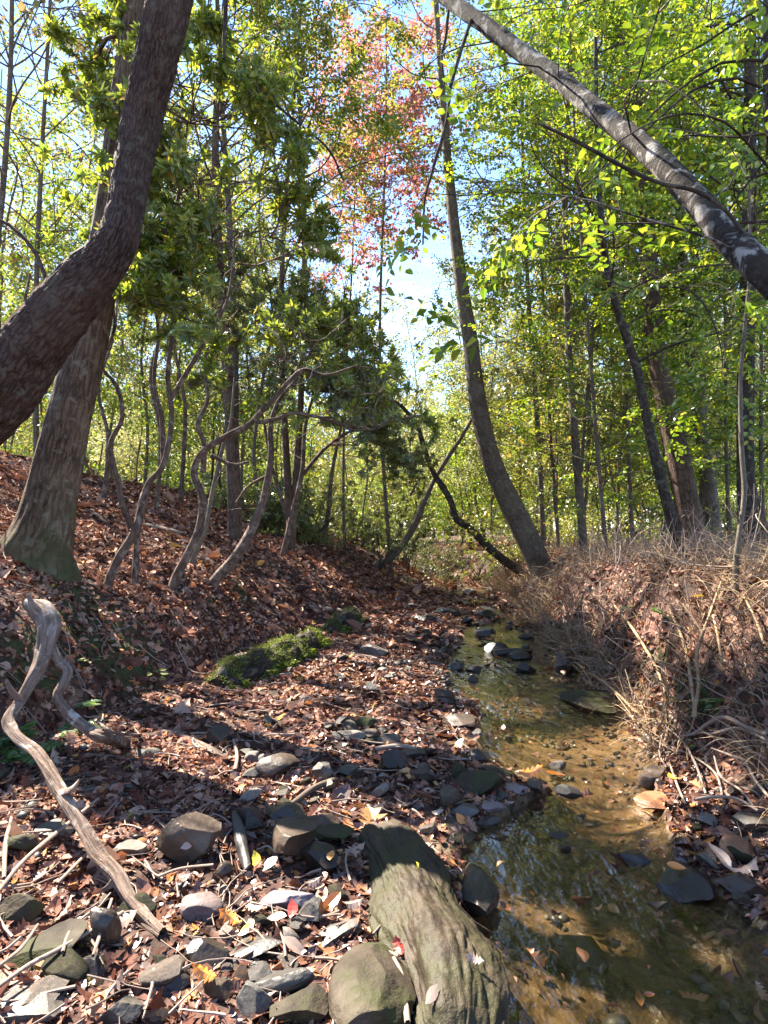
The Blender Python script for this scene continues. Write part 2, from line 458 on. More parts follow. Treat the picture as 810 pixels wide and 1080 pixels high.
def ground_material():
    m, nt, out = newmat('forest_ground')
    pos = N(nt, 'ShaderNodeNewGeometry').outputs['Position']
    A = {k: N(nt, 'ShaderNodeAttribute', attribute_name=k).outputs['Fac'] for k in ('moss', 'sand', 'wet', 'fine')}
    vo = N(nt, 'ShaderNodeTexVoronoi', feature='F1'); vo.inputs['Scale'].default_value = 17
    nw = noise(nt, pos, 9, 3); va = N(nt, 'ShaderNodeVectorMath', operation='MULTIPLY_ADD'); va.inputs[1].default_value = (.12,) * 3
    nt.links.new(nw, va.inputs[0]); nt.links.new(pos, va.inputs[2]); nt.links.new(va.outputs[0], vo.inputs['Vector'])
    sp = N(nt, 'ShaderNodeSeparateColor'); nt.links.new(vo.outputs['Color'], sp.inputs[0])
    litter = ramp(nt, [(0, (.025, .01, .008)), (.35, (.06, .024, .018)), (.7, (.12, .055, .04)), (1, (.25, .14, .10))], sp.outputs[0])
    n1 = noise(nt, pos, 2.2, 5, .6)
    soil = ramp(nt, [(.3, (.018, .010, .007)), (.7, (.055, .032, .023))], noise(nt, pos, 7, 6, .65))
    c = mixc(nt, ramp(nt, [(.4, (0,) * 3), (.6, (1,) * 3)], n1), soil, litter)
    moss = ramp(nt, [(.3, (.022, .024, .009)), (.7, (.06, .06, .018))], noise(nt, pos, 22, 5, .7))
    mk = N(nt, 'ShaderNodeMath', operation='MULTIPLY_ADD'); mk.inputs[1].default_value = .7; mk.inputs[2].default_value = -.2
    nt.links.new(noise(nt, pos, 5, 5, .6), mk.inputs[0])
    ms = N(nt, 'ShaderNodeMath', operation='ADD'); nt.links.new(mk.outputs[0], ms.inputs[0]); nt.links.new(A['moss'], ms.inputs[1])
    c = mixc(nt, ramp(nt, [(.62, (0,) * 3), (.95, (1,) * 3)], ms.outputs[0]), c, moss)
    vp = N(nt, 'ShaderNodeTexVoronoi', feature='F1'); vp.inputs['Scale'].default_value = 24; nt.links.new(pos, vp.inputs['Vector'])
    sp2 = N(nt, 'ShaderNodeSeparateColor'); nt.links.new(vp.outputs['Color'], sp2.inputs[0])
    peb = ramp(nt, [(0, (.025, .018, .012)), (.5, (.085, .058, .034)), (.9, (.19, .135, .08)), (1, (.28, .23, .17))], sp2.outputs[0])
    sand = ramp(nt, [(.3, (.12, .08, .042)), (.7, (.27, .19, .105))], noise(nt, pos, 5, 6, .6))
    bed = mixc(nt, ramp(nt, [(.42, (0,) * 3), (.58, (1,) * 3)], noise(nt, pos, 3, 4, .6)), peb, sand)
    bed = mixc(nt, A['fine'], bed, ramp(nt, [(.3, (.25, .165, .085)), (.7, (.42, .30, .175))], noise(nt, pos, 6, 5, .6)))
    c = mixc(nt, A['sand'], c, bed)
    wetc = mixc(nt, 1.0, c, (.5, .45, .4), 'MULTIPLY')
    c = mixc(nt, A['wet'], c, wetc)
    bs = N(nt, 'ShaderNodeBsdfPrincipled'); nt.links.new(c, bs.inputs['Base Color'])
    mr = N(nt, 'ShaderNodeMapRange'); mr.inputs[3].default_value = .9; mr.inputs[4].default_value = .35
    nt.links.new(A['wet'], mr.inputs[0]); nt.links.new(mr.outputs[0], bs.inputs['Roughness']); bs.inputs['Specular IOR Level'].default_value = .3
    bp = N(nt, 'ShaderNodeBump'); bp.inputs['Strength'].default_value = .8; bp.inputs['Distance'].default_value = .03
    hh = mixc(nt, .5, vo.outputs['Distance'], noise(nt, pos, 30, 4, .6)); nt.links.new(hh, bp.inputs['Height']); nt.links.new(bp.outputs[0], bs.inputs['Normal'])
    nt.links.new(bs.outputs[0], out.inputs[0])
    return m


def water_material():
    m, nt, out = newmat('creek_water')
    pos = N(nt, 'ShaderNodeNewGeometry').outputs['Position']
    mp = N(nt, 'ShaderNodeMapping'); mp.inputs['Scale'].default_value = (1.6, .75, 1); mp.inputs['Rotation'].default_value = (0, 0, .25)
    nt.links.new(pos, mp.inputs[0])
    a = noise(nt, mp.outputs[0], 6, 3, .5, .5); b = noise(nt, mp.outputs[0], 19, 2, .5, .3)
    calm = ramp(nt, [(.35, (.12,) * 3), (.65, (1,) * 3)], noise(nt, pos, .9, 2, .5))
    h = mixc(nt, .22, a, b)
    bp = N(nt, 'ShaderNodeBump'); bp.inputs['Distance'].default_value = .11
    mm = N(nt, 'ShaderNodeMath', operation='MULTIPLY'); mm.inputs[1].default_value = .6; nt.links.new(calm, mm.inputs[0])
    nt.links.new(mm.outputs[0], bp.inputs['Strength']); nt.links.new(h, bp.inputs['Height'])
    lw = N(nt, 'ShaderNodeLayerWeight'); lw.inputs['Blend'].default_value = .5; nt.links.new(bp.outputs[0], lw.inputs['Normal'])
    pw = N(nt, 'ShaderNodeMath', operation='POWER'); pw.inputs[1].default_value = 4.2; nt.links.new(lw.outputs['Facing'], pw.inputs[0])
    fr = N(nt, 'ShaderNodeMath', operation='MULTIPLY_ADD'); fr.inputs[1].default_value = .92; fr.inputs[2].default_value = .115; nt.links.new(pw.outputs[0], fr.inputs[0])
    g = N(nt, 'ShaderNodeBsdfGlossy'); g.inputs['Roughness'].default_value = .04; nt.links.new(bp.outputs[0], g.inputs['Normal'])
    t = N(nt, 'ShaderNodeBsdfTransparent'); t.inputs[0].default_value = (.86, .82, .72, 1)
    mx = N(nt, 'ShaderNodeMixShader'); nt.links.new(fr.outputs[0], mx.inputs[0]); nt.links.new(t.outputs[0], mx.inputs[1]); nt.links.new(g.outputs[0], mx.inputs[2])
    nt.links.new(mx.outputs[0], out.inputs[0])
    return m


# ------------------------------------------------------------------ where the sun gets through
PATCHES = []
for (px, py, rx, ry, keep) in [
    (405, 716, 100, 13, .0), (300, 765, 90, 28, .25), (425, 655, 75, 9, .0), (290, 655, 60, 9, .0), (300, 955, 85, 30, .0), (205, 960, 30, 22, .0),
    (165, 925, 34, 46, .0), (645, 782, 75, 13, .0), (640, 815, 65, 10, .0),
    (575, 812, 38, 14, .0), (690, 850, 40, 20, .0), (700, 640, 110, 40, .45), (775, 860, 50, 55, .1), (150, 600, 48, 22, .05), (215, 585, 30, 16, .0), (335, 600, 70, 6, .0),
    (395, 686, 20, 8, .0), (350, 1010, 40, 20, .2), (460, 620, 60, 10, .1), (60, 640, 50, 8, .2), (230, 1060, 60, 25, .3), (780, 600, 60, 30, .1)]:
    p = hit(px, py); d = p[1]
    p2, p3 = hit(px, py - ry), hit(px, py + ry)
    PATCHES.append((p, rx / F * d, max(.06, abs(p2[1] - p3[1]) / 2), keep))

for px, py, d, r in [(42, 520, 5.6, .3), (60, 440, 5.5, .25), (30, 340, 4, .22), (90, 270, 4, .18), (258, 568, 6.5, .25), (120, 600, 6.0, .2), (200, 580, 6.3, .2), (520, 480, 8.6, .25), (500, 380, 8.6, .25), (716, 540, 8.8, .3), (700, 450, 8.8, .25),
                     (740, 215, 2.9, .2), (640, 125, 3.3, .2), (560, 60, 3.8, .2), (30, 700, 3.0, .15), (90, 880, 2.35, .15), (310, 690, 6.3, .25), (250, 700, 6.2, .2)]:
    PATCHES.append((at(px, py, d), r, r, .05))


def sunny(P, rng, mg=.34, dapple=True):
    """Mask of the leaves to keep: the crowns have gaps where the sun reaches the lit places on the ground."""
    k = np.ones(len(P), bool); u = rng.random(len(P))
    for c, rx, ry, keep in PATCHES:
        t = (P[:, 2] - c[2]) / SUN[2]
        q = P[:, :2] - SUN[None, :2] * t[:, None]
        e = ((q[:, 0] - c[0]) / (rx * 1.1 + mg)) ** 2 + ((q[:, 1] - c[1]) / (ry * 1.1 + mg)) ** 2 + .5 * vn(q[:, 0], q[:, 1], 5, 8)
        k &= ~((e < 1) & (t > .3) & (u > keep))
    if not dapple: return k
    # small gaps all over, and the open strip of sky above the creek
    t = (P[:, 2] - .3) / SUN[2]; q = P[:, :2] - SUN[None, :2] * t[:, None]
    f = vn(q[:, 0], q[:, 1], 1.25, 50) + .5 * vn(q[:, 0], q[:, 1], 3.1, 51)
    k &= ~((f > .36) & (rng.random(len(P)) < .75) & (np.abs(q[:, 0]) < 4.5) & (q[:, 1] > .8) & (q[:, 1] < 15) & (t > .5))
    mid = (np.interp(P[:, 1], YL, XL) + np.interp(P[:, 1], YK, XR)) / 2
    k &= ~((np.abs(P[:, 0] - mid) < 1.0) & (P[:, 2] > 4.2) & (P[:, 1] < 8) & (rng.random(len(P)) < .6))
    return k

# ------------------------------------------------------------------ ground, water, sky
def graded(spec):
    out = [spec[0][0]]
    for a, b, st in spec:
        n = max(1, int(round((b - a) / st))); out += list(a + (b - a) * (np.arange(1, n + 1) / n))
    return np.array(out)


gx = graded([(-300, -60, 24), (-60, -16, 2.5), (-16, -7, .4), (-7, -4, .12), (-4, 4.2, .042), (4.2, 7, .12), (7, 16, .5), (16, 60, 3), (60, 300, 24)])
gy = graded([(-60, -6, 5), (-6, .6, .3), (.6, 8, .042), (8, 14, .09), (14, 24, .25), (24, 70, 2), (70, 400, 22)])
GX, GY = np.meshgrid(gx, gy)
GZ = zt(GX, GY)
V = np.stack([GX, GY, GZ], -1).reshape(-1, 3)
i = np.arange(len(gy) - 1)[:, None] * len(gx) + np.arange(len(gx) - 1)[None]
Q = np.stack([i, i + 1, i + len(gx) + 1, i + len(gx)], -1).reshape(-1, 4)
x_, y_ = V[:, 0], V[:, 1]
xr_ = np.interp(y_, YK, XR); xl_ = np.interp(y_, YL, XL); xb_ = np.interp(y_, YB, XB)
nz_ = .12 * vn(x_, y_, 2.1, 20)
sand = sstep(xl_ - .25 + nz_, xl_ + .1 + nz_, x_) * (1 - sstep(xr_ - .02, xr_ + .25, x_ + nz_)) * (1 - sstep(25, 30, y_))
wet = (1 - sstep(.0, .07, V[:, 2])) * (1 - sstep(25, 30, y_)) * sand
moss = np.zeros(len(V))
for px, py, r in [(100, 660, .75), (60, 610, .5), (130, 690, .6), (40, 700, .5), (230, 640, .35), (30, 600, .5), (250, 620, .4), (690, 715, .5), (720, 740, .4)]:
    c = hit(px, py); moss = np.maximum(moss, np.exp(-((V - c) ** 2).sum(1) / r ** 2 * 1.6))
fine = np.zeros(len(V))
for px, py, r in [(650, 745, .45), (640, 785, .5), (610, 760, .4), (660, 815, .4), (590, 800, .3), (700, 850, .3), (560, 720, .3)]:
    c = hit(px, py); fine = np.maximum(fine, np.exp(-((V[:, :2] - c[:2]) ** 2).sum(1) / r ** 2 * 1.3))
fine = np.clip(fine + .25 * vn(x_, y_, 4, 91) * (fine > .1), 0, 1)
ground = Geo().add(V, Q).build('ground', ground_material(), attrs=dict(sand=sand, wet=wet, moss=moss, fine=fine))
tag(ground, kind='structure')

ys = graded([(.3, 12, .12), (12, 26, .4)])
xs0 = np.interp(ys, YL, XL) - .45; xs1 = np.interp(ys, YK, XR) + .3
U = np.linspace(0, 1, 14)
WX = xs0[:, None] * (1 - U) + xs1[:, None] * U
V = np.stack([WX, np.repeat(ys[:, None], 14, 1), np.zeros_like(WX)], -1).reshape(-1, 3)
i = np.arange(len(ys) - 1)[:, None] * 14 + np.arange(13)[None]
water = Geo().add(V, np.stack([i, i + 1, i + 15, i + 14], -1).reshape(-1, 4)).build('water', water_material())
tag(water, kind='structure')

w = bpy.data.worlds.new('World'); sc.world = w; w.use_nodes = True
nt = w.node_tree; nt.nodes.clear()
wo = nt.nodes.new('ShaderNodeOutputWorld'); bg = nt.nodes.new('ShaderNodeBackground')
sky = nt.nodes.new('ShaderNodeTexSky'); sky.sky_type = 'NISHITA'; sky.sun_disc = False
sky.sun_elevation = SUN_EL; sky.sun_rotation = SUN_AZ; sky.air_density = 1.0; sky.altitude = 2500; sky.dust_density = 0; sky.ozone_density = 2.2
tcw = nt.nodes.new('ShaderNodeTexCoord')
mpw = N(nt, 'ShaderNodeMapping'); mpw.inputs['Scale'].default_value = (1, 1, 2.2); nt.links.new(tcw.outputs['Generated'], mpw.inputs[0])
cl = ramp(nt, [(.56, (0,) * 3), (.76, (.55,) * 3)], noise(nt, mpw.outputs[0], 2.6, 6, .6, .3))
nt.links.new(mixc(nt, cl, sky.outputs[0], (5.2, 5.5, 6.0)), bg.inputs[0]); bg.inputs[1].default_value = .085
nt.links.new(bg.outputs[0], wo.inputs[0])

sl = bpy.data.lights.new('sun', 'SUN'); sl.energy = 4.3; sl.angle = math.radians(.5); sl.color = (1, .92, .78)
so = bpy.data.objects.new('sun', sl); COL.objects.link(so)
from mathutils import Vector, Matrix
so.rotation_euler = Vector(SUN).to_track_quat('Z', 'Y').to_euler(); so.location = (0, 0, 30)

cd = bpy.data.cameras.new('camera'); co = bpy.data.objects.new('camera', cd); COL.objects.link(co)
cd.sensor_fit = 'VERTICAL'; cd.sensor_height = 36; cd.lens = 36 * F / 1080; cd.clip_start = .02; cd.clip_end = 1000
co.location = CAM; co.rotation_euler = (math.pi / 2 + PITCH, 0, 0); sc.camera = co


# ------------------------------------------------------------------ leaf shapes
def leaf6(w=.3, fold=.08, droop=.1):
    V = np.array([(0, 0, 0), (.33, w, fold), (.72, w * .72, fold * .7 - droop * .5), (1, 0, -droop), (.72, -w * .72, fold * .7 - droop * .5), (.33, -w, fold)])
    return V, np.array([(0, 3, 2, 1), (0, 5, 4, 3)])


def leaf4(w=.33, droop=.08):
    return np.array([(0, 0, 0), (.5, w, .05), (1, 0, -droop), (.5, -w, .05)]), np.array([(0, 3, 2, 1)])


def litter_leaf(kind, rng):
    """A fallen leaf with its own curl: ovate, or lobed like an oak's."""
    if kind == 'oak':
        u = np.array([0, .10, .2, .3, .4, .5, .6, .7, .8, .9, 1.0]); wd = np.array([.015, .05, .19, .09, .28, .11, .31, .13, .24, .10, .01])
    elif kind == 'beech':
        u = np.array([0, .15, .4, .65, .85, 1]); wd = np.array([.01, .16, .27, .24, .12, .005])
    else:
        u = np.array([0, .15, .35, .6, .8, 1]); wd = np.array([.01, .12, .18, .17, .10, .005])
    c1, c2, tw = rng.normal(0, .55), rng.normal(.25, .35), rng.normal(0, .5)
    sw = rng.normal(0, .12)
    V = []
    for a, b in zip(u, wd):
        bend = c1 * (a - .4) ** 2
        for s in (-1, 0, 1):
            b2 = b * (1 + rng.normal(0, .12)); z = bend + c2 * abs(s) * b2 + tw * s * b2 * (a - .3)
            V.append((a - .5 + (.04 * abs(s) if kind == 'oak' else 0) * (1 if b > .15 else -1), s * b2 + sw * math.sin(a * 3), z))
    Qs = []
    for i in range(len(u) - 1):
        for j in (0, 1):
            a = i * 3 + j; Qs.append((a, a + 3, a + 4, a + 1))
    return np.array(V), np.array(Qs)


LR = np.random.default_rng(3)
LIT = {k: [litter_leaf(k, LR) for _ in range(n)] for k, n in (('oak', 9), ('beech', 9), ('narrow', 5))}


def rand_frames(nrmls, rng, tilt=.35):
    n = len(nrmls)
    Z = nrm(nrmls + rng.normal(0, tilt, (n, 3)))
    a = rng.random(n) * 2 * math.pi
    X = np.stack([np.cos(a), np.sin(a), np.zeros(n)], -1)
    X = nrm(X - Z * (X * Z).sum(1, keepdims=True))
    return frames(X, Z)


def litter_zone(n, xlo, xhi, ylo, yhi, dens):
    """Random ground points inside the visible wedge, thinned by dens(x, y)."""
    x = RNG.uniform(xlo, xhi, n); y = RNG.uniform(ylo, yhi, n)
    m = (np.abs(x / y) < .72) & (RNG.random(n) < dens(x, y))
    return x[m], y[m]


def d_litter(x, y):
    xr = np.interp(y, YK, XR); xl = np.interp(y, YL, XL); xb = np.interp(y, YB, XB)
    z = zt(x, y)
    d = np.where(z > .035, 1., 0.) + np.where((z <= .035) & (z > .0), .6, 0) + np.where(z <= 0, .035, 0)
    d = d * np.where((x > xb) & (x < xl), np.clip(.75 + 1.0 * vn(x, y, 1.4, 31) + .6 * vn(x, y, 4, 32), .4, 1), 1)
    d = np.where((x > xr + .3) & (x < xr + 1.3), d * (.3 + .3 * (vn(x, y, 2.2, 33) > .1)), d)
    steep = (x < xb) & (x > xb - .7) & (y < 5)
    d = np.where(steep, d * .55, d)
    return d


def build_litter():
    g = Geo()
    for n, x0, x1, y0, y1, s0, tpl, tl in [(46000, -2.4, 2.4, 1.2, 3.6, .036, None, .38), (70000, -4.5, 4.0, 3.6, 7, .044, None, .42), (80000, -8, 7, 7, 14, .062, 'far', .4), (30000, -14, 12, 14, 26, .11, 'far', .4)]:
        x, y = litter_zone(n, x0, x1, y0, y1, d_litter)
        z = zt(x, y); nn = tnormal(x, y); z = np.where((z < -.02) & (RNG.random(len(x)) < .35), -.012, z)
        sz = s0 * np.exp(RNG.normal(-.05, .45, len(x)))
        p = np.stack([x, y, z + RNG.uniform(.003, .022, len(x)) * (s0 / .07)], -1)
        Mx = rand_frames(nn, RNG, tl)
        if tpl is None:
            k = RNG.random(len(x))
            for lo, hi, kind in ((0, .3, 'oak'), (.3, .75, 'beech'), (.75, 1, 'narrow')):
                m = (k >= lo) & (k < hi)
                wetm = (z < .1) & (RNG.random(len(x)) < .6)
                for mi, mm in ((0, m & ~wetm), (1, m & wetm)):
                    if mm.any(): g.add(*inst(LIT[kind], p[mm], Mx[mm], sz[mm] * (1.25 if kind == 'oak' else 1), RNG), mi=mi)
        else:
            g.add(*inst([leaf6(.34, .12, .15), leaf6(.26, .2, -.1)], p, Mx, sz, RNG))
    for q in range(1100):                       # broken twigs lying among the leaves
        y = 1.3 + 8 * RNG.random() ** 1.4; x = RNG.uniform(-.68, .66) * y
        xr = np.interp(y, YK, XR)
        if zt(x, y) < .03 or x > xr + 2: continue
        a = RNG.uniform(0, 6.28); L = RNG.uniform(.05, .28) * (1 + .05 * y)
        W = walk((x, y, 0), (math.cos(a), math.sin(a), 0), L, 5, .35, 0, RNG); W[:, 2] = zt(W[:, 0], W[:, 1]) + .022 + RNG.random() * .012
        g.add(*tube(W, np.linspace(.0035, .0012, 6) * RNG.uniform(.5, 1.5) * (1 + .04 * y), 5)[:2], mi=2)
    o = g.build('leaf_litter', [M['litter'], M['litter_wet'], M['dead']], smooth=False)
    tag(o, 'fallen reddish brown leaves carpeting the banks and the gravel bar', 'leaf litter', kind='stuff')


build_litter()


# ------------------------------------------------------------------ stones
def ico(sub):
    bm = bmesh.new(); bmesh.ops.create_icosphere(bm, subdivisions=sub, radius=1)
    V = np.array([v.co[:] for v in bm.verts]); T = np.array([[v.index for v in f.verts] for f in bm.faces]); bm.free()
    return V, T


ICO = {s: ico(s) for s in (1, 2, 3, 4, 5)}


def stone_shape(rng, sub=3, flats=9, cut=(.45, .85), bump=.06):
    V, T = ICO[sub]; V = V.copy()
    for _ in range(flats):
        n = nrm(rng.normal(size=3)); h = rng.uniform(*cut)
        d = V @ n - h
        V -= np.where(d > 0, d, 0)[:, None] * n
    k = rng.random() * 20
    r = 1 + bump * vn3(V[:, 0] * 2 + k, V[:, 1] * 2, V[:, 2] * 2) + bump * .4 * vn3(V[:, 0] * 6 + k, V[:, 1] * 6, V[:, 2] * 6) + bump * .2 * vn3(V[:, 0] * 15, V[:, 1] * 15 + k, V[:, 2] * 15)
    V = V * r[:, None]
    V -= (V.max(0) + V.min(0)) / 2
    return V / (V.max(0) - V.min(0)) * 2, T          # half extents 1


def rotz(a):
    c, s = math.cos(a), math.sin(a); return np.array([(c, -s, 0), (s, c, 0), (0, 0, 1.)])


def rotx(a):
    c, s = math.cos(a), math.sin(a); return np.array([(1, 0, 0), (0, c, -s), (0, s, c)])


def roty(a):
    c, s = math.cos(a), math.sin(a); return np.array([(c, 0, s), (0, 1, 0), (-s, 0, c)])


def stone(px, py, w, h, mat, label, cat='stone', name='stone', yaw=0, roll=0, pitch=0, depth=None, sink=.3, flats=10, seed=0, sub=5, group=None, cut=(.42, .85), base=None):
    """A stone whose picture is w x h pixels, its centre seen at (px, py), resting in the ground."""
    rng = np.random.default_rng(seed + int(px * 7 + py * 13))
    b = (hit if 'ub' in label or 'sunken' in label else hit_w)(px, py + h * .32) if base is None else np.array(base, float)
    d = b[1]; s = d / F
    rx = w * s / 2; el = math.atan2(CAM[2] - b[2], d)
    hh = h * s                                      # picture height = rz*2*cos(el) + depth*sin(el)
    ry = depth if depth else min(rx * .8, hh * .7 / max(math.sin(el), .2) / 2 + .02)
    rz = max((hh - 2 * ry * math.sin(el) * .75) / (2 * math.cos(el)), hh * .22, .012)
    V, T = stone_shape(rng, sub, flats, cut)
    R_ = rotz(yaw) @ roty(roll) @ rotx(pitch)
    V = (V * np.array([rx, ry, rz / (1 - sink * .5)])) @ R_.T
    c = np.array([b[0], b[1] + ry * .35, b[2] + rz * (1 - sink)])
    o = Geo().add(V, T).build(name, M[mat], smooth=True, sharp=22)
    o.location = c
    tag(o, label, cat, group)
    return o


ST = [
    # px, py, w, h, material, label, kwargs
    (394, 687, 30, 17, 'st_pale', 'pale angular stone lying in the sun beyond the mossy log', {}),
    (290, 808, 50, 30, 'st_brown', 'brown rounded stone left of the pair of grey cobbles', {}),
    (339, 816, 26, 23, 'st_grey', 'grey round cobble, left one of the touching pair above the flat stone', {}),
    (366, 815, 24, 16, 'st_grey', 'flatter grey cobble, right one of the touching pair', {}),
    (196, 890, 66, 52, 'st_brown', 'dark brown slab standing on edge with a leaf stuck on it', dict(depth=.06, pitch=-.35, sink=.2, flats=12, cut=(.45, .85), seed=3)),
    (300, 858, 50, 26, 'st_dark', 'dark flat rock behind the upright brown boulder', {}),
    (309, 893, 48, 56, 'st_brown', 'brown upright boulder beside the narrow grey slab', dict(depth=.12, sink=.1)),
    (334, 908, 44, 34, 'st_dark', 'wet black rock under the flat olive stone', {}),
    (349, 884, 48, 20, 'st_moss', 'flat olive stone lying on the wet black rock', dict(sink=-.9, depth=.07, seed=4, yaw=.2)),
    (343, 868, 34, 20, 'st_brown', 'small reddish brown stone just behind the flat olive stone', {}),
    (228, 776, 26, 20, 'st_brown', 'brown stone among leaves near the tip of the driftwood', {}),
    (152, 794, 32, 13, 'st_grey', 'flat grey stone under the driftwood branch', {}),
    (136, 896, 32, 20, 'st_pale', 'pale stone right of the driftwood lower end', {}),
    (52, 876, 38, 20, 'st_grey', 'pale greenish stone left of the driftwood', {}),
    (20, 892, 30, 26, 'st_moss', 'small mossy stone at the left edge of the bar', {}),
    (234, 922, 22, 24, 'st_brown', 'small round brown stone left of the narrow grey slab foot', {}),
    (237, 940, 14, 14, 'st_grey', 'tiny grey pebble stone below the narrow slab', {}),
    (211, 958, 44, 32, 'st_pink', 'pale pinkish slab lying in the sunlit leaves', dict(depth=.055, roll=.2, flats=9)),
    (302, 949, 62, 26, 'st_lav', 'lavender ribbed slab in the sunlit leaves', dict(roll=-.2, depth=.05, flats=9)),
    (326, 966, 30, 26, 'st_slate', 'small speckled grey stone beside the lavender slab', dict(roll=-.4)),
    (352, 986, 58, 24, 'st_slate', 'dark slate stone below the sunlit leaves', dict(roll=-.3)),
    (268, 1000, 60, 24, 'st_slate', 'dark wet slate left of the dark slate stone', dict(roll=-.2)),
    (294, 1038, 78, 34, 'st_slate', 'long blue grey slab tilted in the near foreground', dict(roll=-.3, depth=.05, flats=8)),
    (316, 1062, 60, 40, 'st_moss', 'mossy stone below the long blue grey slab', {}),
    (126, 1066, 46, 34, 'st_grey', 'smooth grey stone at the bottom edge left of centre', dict(roll=-.4)),
    (216, 1008, 46, 34, 'st_dark', 'dark wet rock below the pale pinkish slab', {}),
    (228, 1044, 36, 28, 'st_brown', 'brown stone between the dark wet rock and the bottom edge', {}),
    (108, 984, 34, 44, 'st_dark', 'dark rock under the crossing twigs by the driftwood end', {}),
    (92, 1020, 40, 26, 'st_brown', 'brown stone below the crossing twigs', {}),
    (40, 1000, 90, 40, 'st_moss', 'long mossy ledge stone at the lower left edge', dict(roll=-.35)),
    (30, 1058, 70, 36, 'st_slate', 'grey slate in the bottom left corner', {}),
    (20, 960, 44, 36, 'st_moss', 'rounded mossy stone by the left edge below the twigs', {}),
    (178, 1040, 40, 26, 'st_dark', 'black stone left of the orange oak leaf', {}),
    (392, 1046, 92, 86, 'st_moss', 'large mossy boulder at the bottom edge left of the long streaked boulder', dict(depth=.17, sink=.1, flats=9, name='boulder', cat='boulder', cut=(.6, .9))),
    (505, 942, 44, 62, 'st_dark', 'dark wet rock at the waterline against the long streaked boulder', dict(depth=.17, sink=.3)),
    (506, 798, 24, 17, 'st_dark', 'black wet stone at the bar edge in the blue water', {}),
    (503, 774, 13, 11, 'st_pale', 'small pale pebble at the bar edge', {}),
    (470, 735, 22, 18, 'st_brown', 'round brown stone at the head of the sunlit riffle', {}),
    (486, 762, 40, 20, 'st_brown', 'flat brown stone on the bar edge below the round one', {}),
    (505, 826, 54, 26, 'st_moss', 'olive log shaped stone on the bar near the leafy spit', dict(roll=-.15)),
    (528, 815, 40, 18, 'st_moss', 'narrow olive stone behind the log shaped stone', dict(roll=.2)),
    (545, 831, 30, 13, 'st_pink', 'flat reddish stone on the leafy spit', {}),
    (489, 855, 32, 18, 'st_slate', 'purplish rounded stone on the bar above the waterline', {}),
    (520, 851, 24, 14, 'st_pink', 'small pinkish stone at the end of the leafy spit', {}),
    (516, 866, 26, 14, 'st_slate', 'dark slate stone at the waterline below the spit', {}),
    (487, 884, 26, 13, 'st_moss', 'small flat stone half in the water by the boulder', {}),
    (452, 876, 22, 16, 'st_brown', 'small brown stone right of the boulder top', {}),
    (415, 803, 34, 26, 'st_dark', 'dark angular rock in the middle of the bar', {}),
    (450, 818, 30, 18, 'st_brown', 'brown stone right of the dark angular rock', {}),
    (437, 795, 28, 16, 'st_brown', 'flat brown stone behind the dark angular rock', {}),
    (385, 762, 26, 14, 'st_moss', 'olive stone in the sunlit leaves of the bar', {}),
    (372, 775, 34, 15, 'st_pale', 'pale flat stone in front of the olive one', {}),
    (409, 778, 30, 14, 'st_grey', 'grey flat stone on the bar beside pale flat stone', {}),
    (555, 705, 22, 14, 'st_dark', 'black stone in midstream opposite the bank rock', {}),
    (541, 688, 42, 12, 'st_dark', 'black stone bar breaking the riffle upstream', dict(depth=.1)),
    (524, 684, 26, 14, 'st_dark', 'dark lump at the left end of the riffle bar', {}),
    (549, 692, 26, 12, 'st_dark', 'low dark stone at the right end of the riffle bar', {}),
    (499, 716, 12, 11, 'st_dark', 'small dark stone in the shallow left of midstream', {}),
    (472, 719, 15, 9, 'st_dark', 'low black stone in the shallows by the bar', {}),
    (500, 706, 18, 9, 'st_slate', 'grey stone in the shallows behind the small dark one', {}),
    (483, 704, 16, 11, 'st_dark', 'dark stone at the edge of the upper bar', {}),
    (511, 668, 22, 12, 'st_dark', 'dark stone at the near side of the upper pool', {}),
    (515, 648, 24, 11, 'st_dark', 'black flat stone in the upper pool', {}),
    (512, 643, 22, 8, 'st_slate', 'grey flat stone resting behind the black one in the upper pool', {}),
    (493, 655, 16, 8, 'st_dark', 'small dark stone left in the upper pool', {}),
    (448, 652, 26, 9, 'st_dark', 'dark stone where the upper bar meets the pool', {}),
    (470, 645, 26, 9, 'st_dark', 'dark stone in the upstream rapids', {}),
    (436, 640, 24, 9, 'st_brown', 'brown stone left of the upstream rapids', {}),
    (625, 737, 50, 34, 'st_moss', 'dark leaf strewn boulder under the grassy right bank', dict(depth=.28, name='boulder', cat='boulder', sink=.3)),
    (597, 700, 24, 26, 'st_dark', 'dark rock at the foot of the bank by the bent root', {}),
    (725, 930, 56, 42, 'st_dark', 'black undercut rock at the right waterline', dict(depth=.12, sink=.2)),
    (781, 898, 40, 30, 'st_rust', 'orange rusty stone on the leafy right margin', {}),
    (672, 905, 34, 18, 'st_dark', 'small black rock poking from the water near the right margin', {}),
    (700, 846, 50, 24, 'st_rust', 'brown orange stone in the shallows under the roots', dict(sink=.5)),
    (690, 823, 30, 26, 'st_brown', 'squarish brown stone at the root tangle edge', {}),
    (785, 935, 50, 36, 'st_brown', 'brown stone in the right margin below the rusty one', {}),
    (610, 1003, 62, 44, 'st_brown', 'sunken brown rock breaking the near water', dict(sink=.55, depth=.1)),
    (560, 862, 60, 16, 'st_brown', 'submerged flat stone below the blue water tongue', dict(sink=.6)),
    (800, 870, 40, 26, 'st_grey', 'grey stone at the right edge in the leafy margin', {}),
    (260, 868, 34, 32, 'st_dark', 'black rock behind the narrow grey slab', {}),
    (268, 704, 16, 12, 'st_brown', 'small brown stone in the shade under the mossy log', {}),
]
for s in ST:
    stone(*s[:6], **s[6])


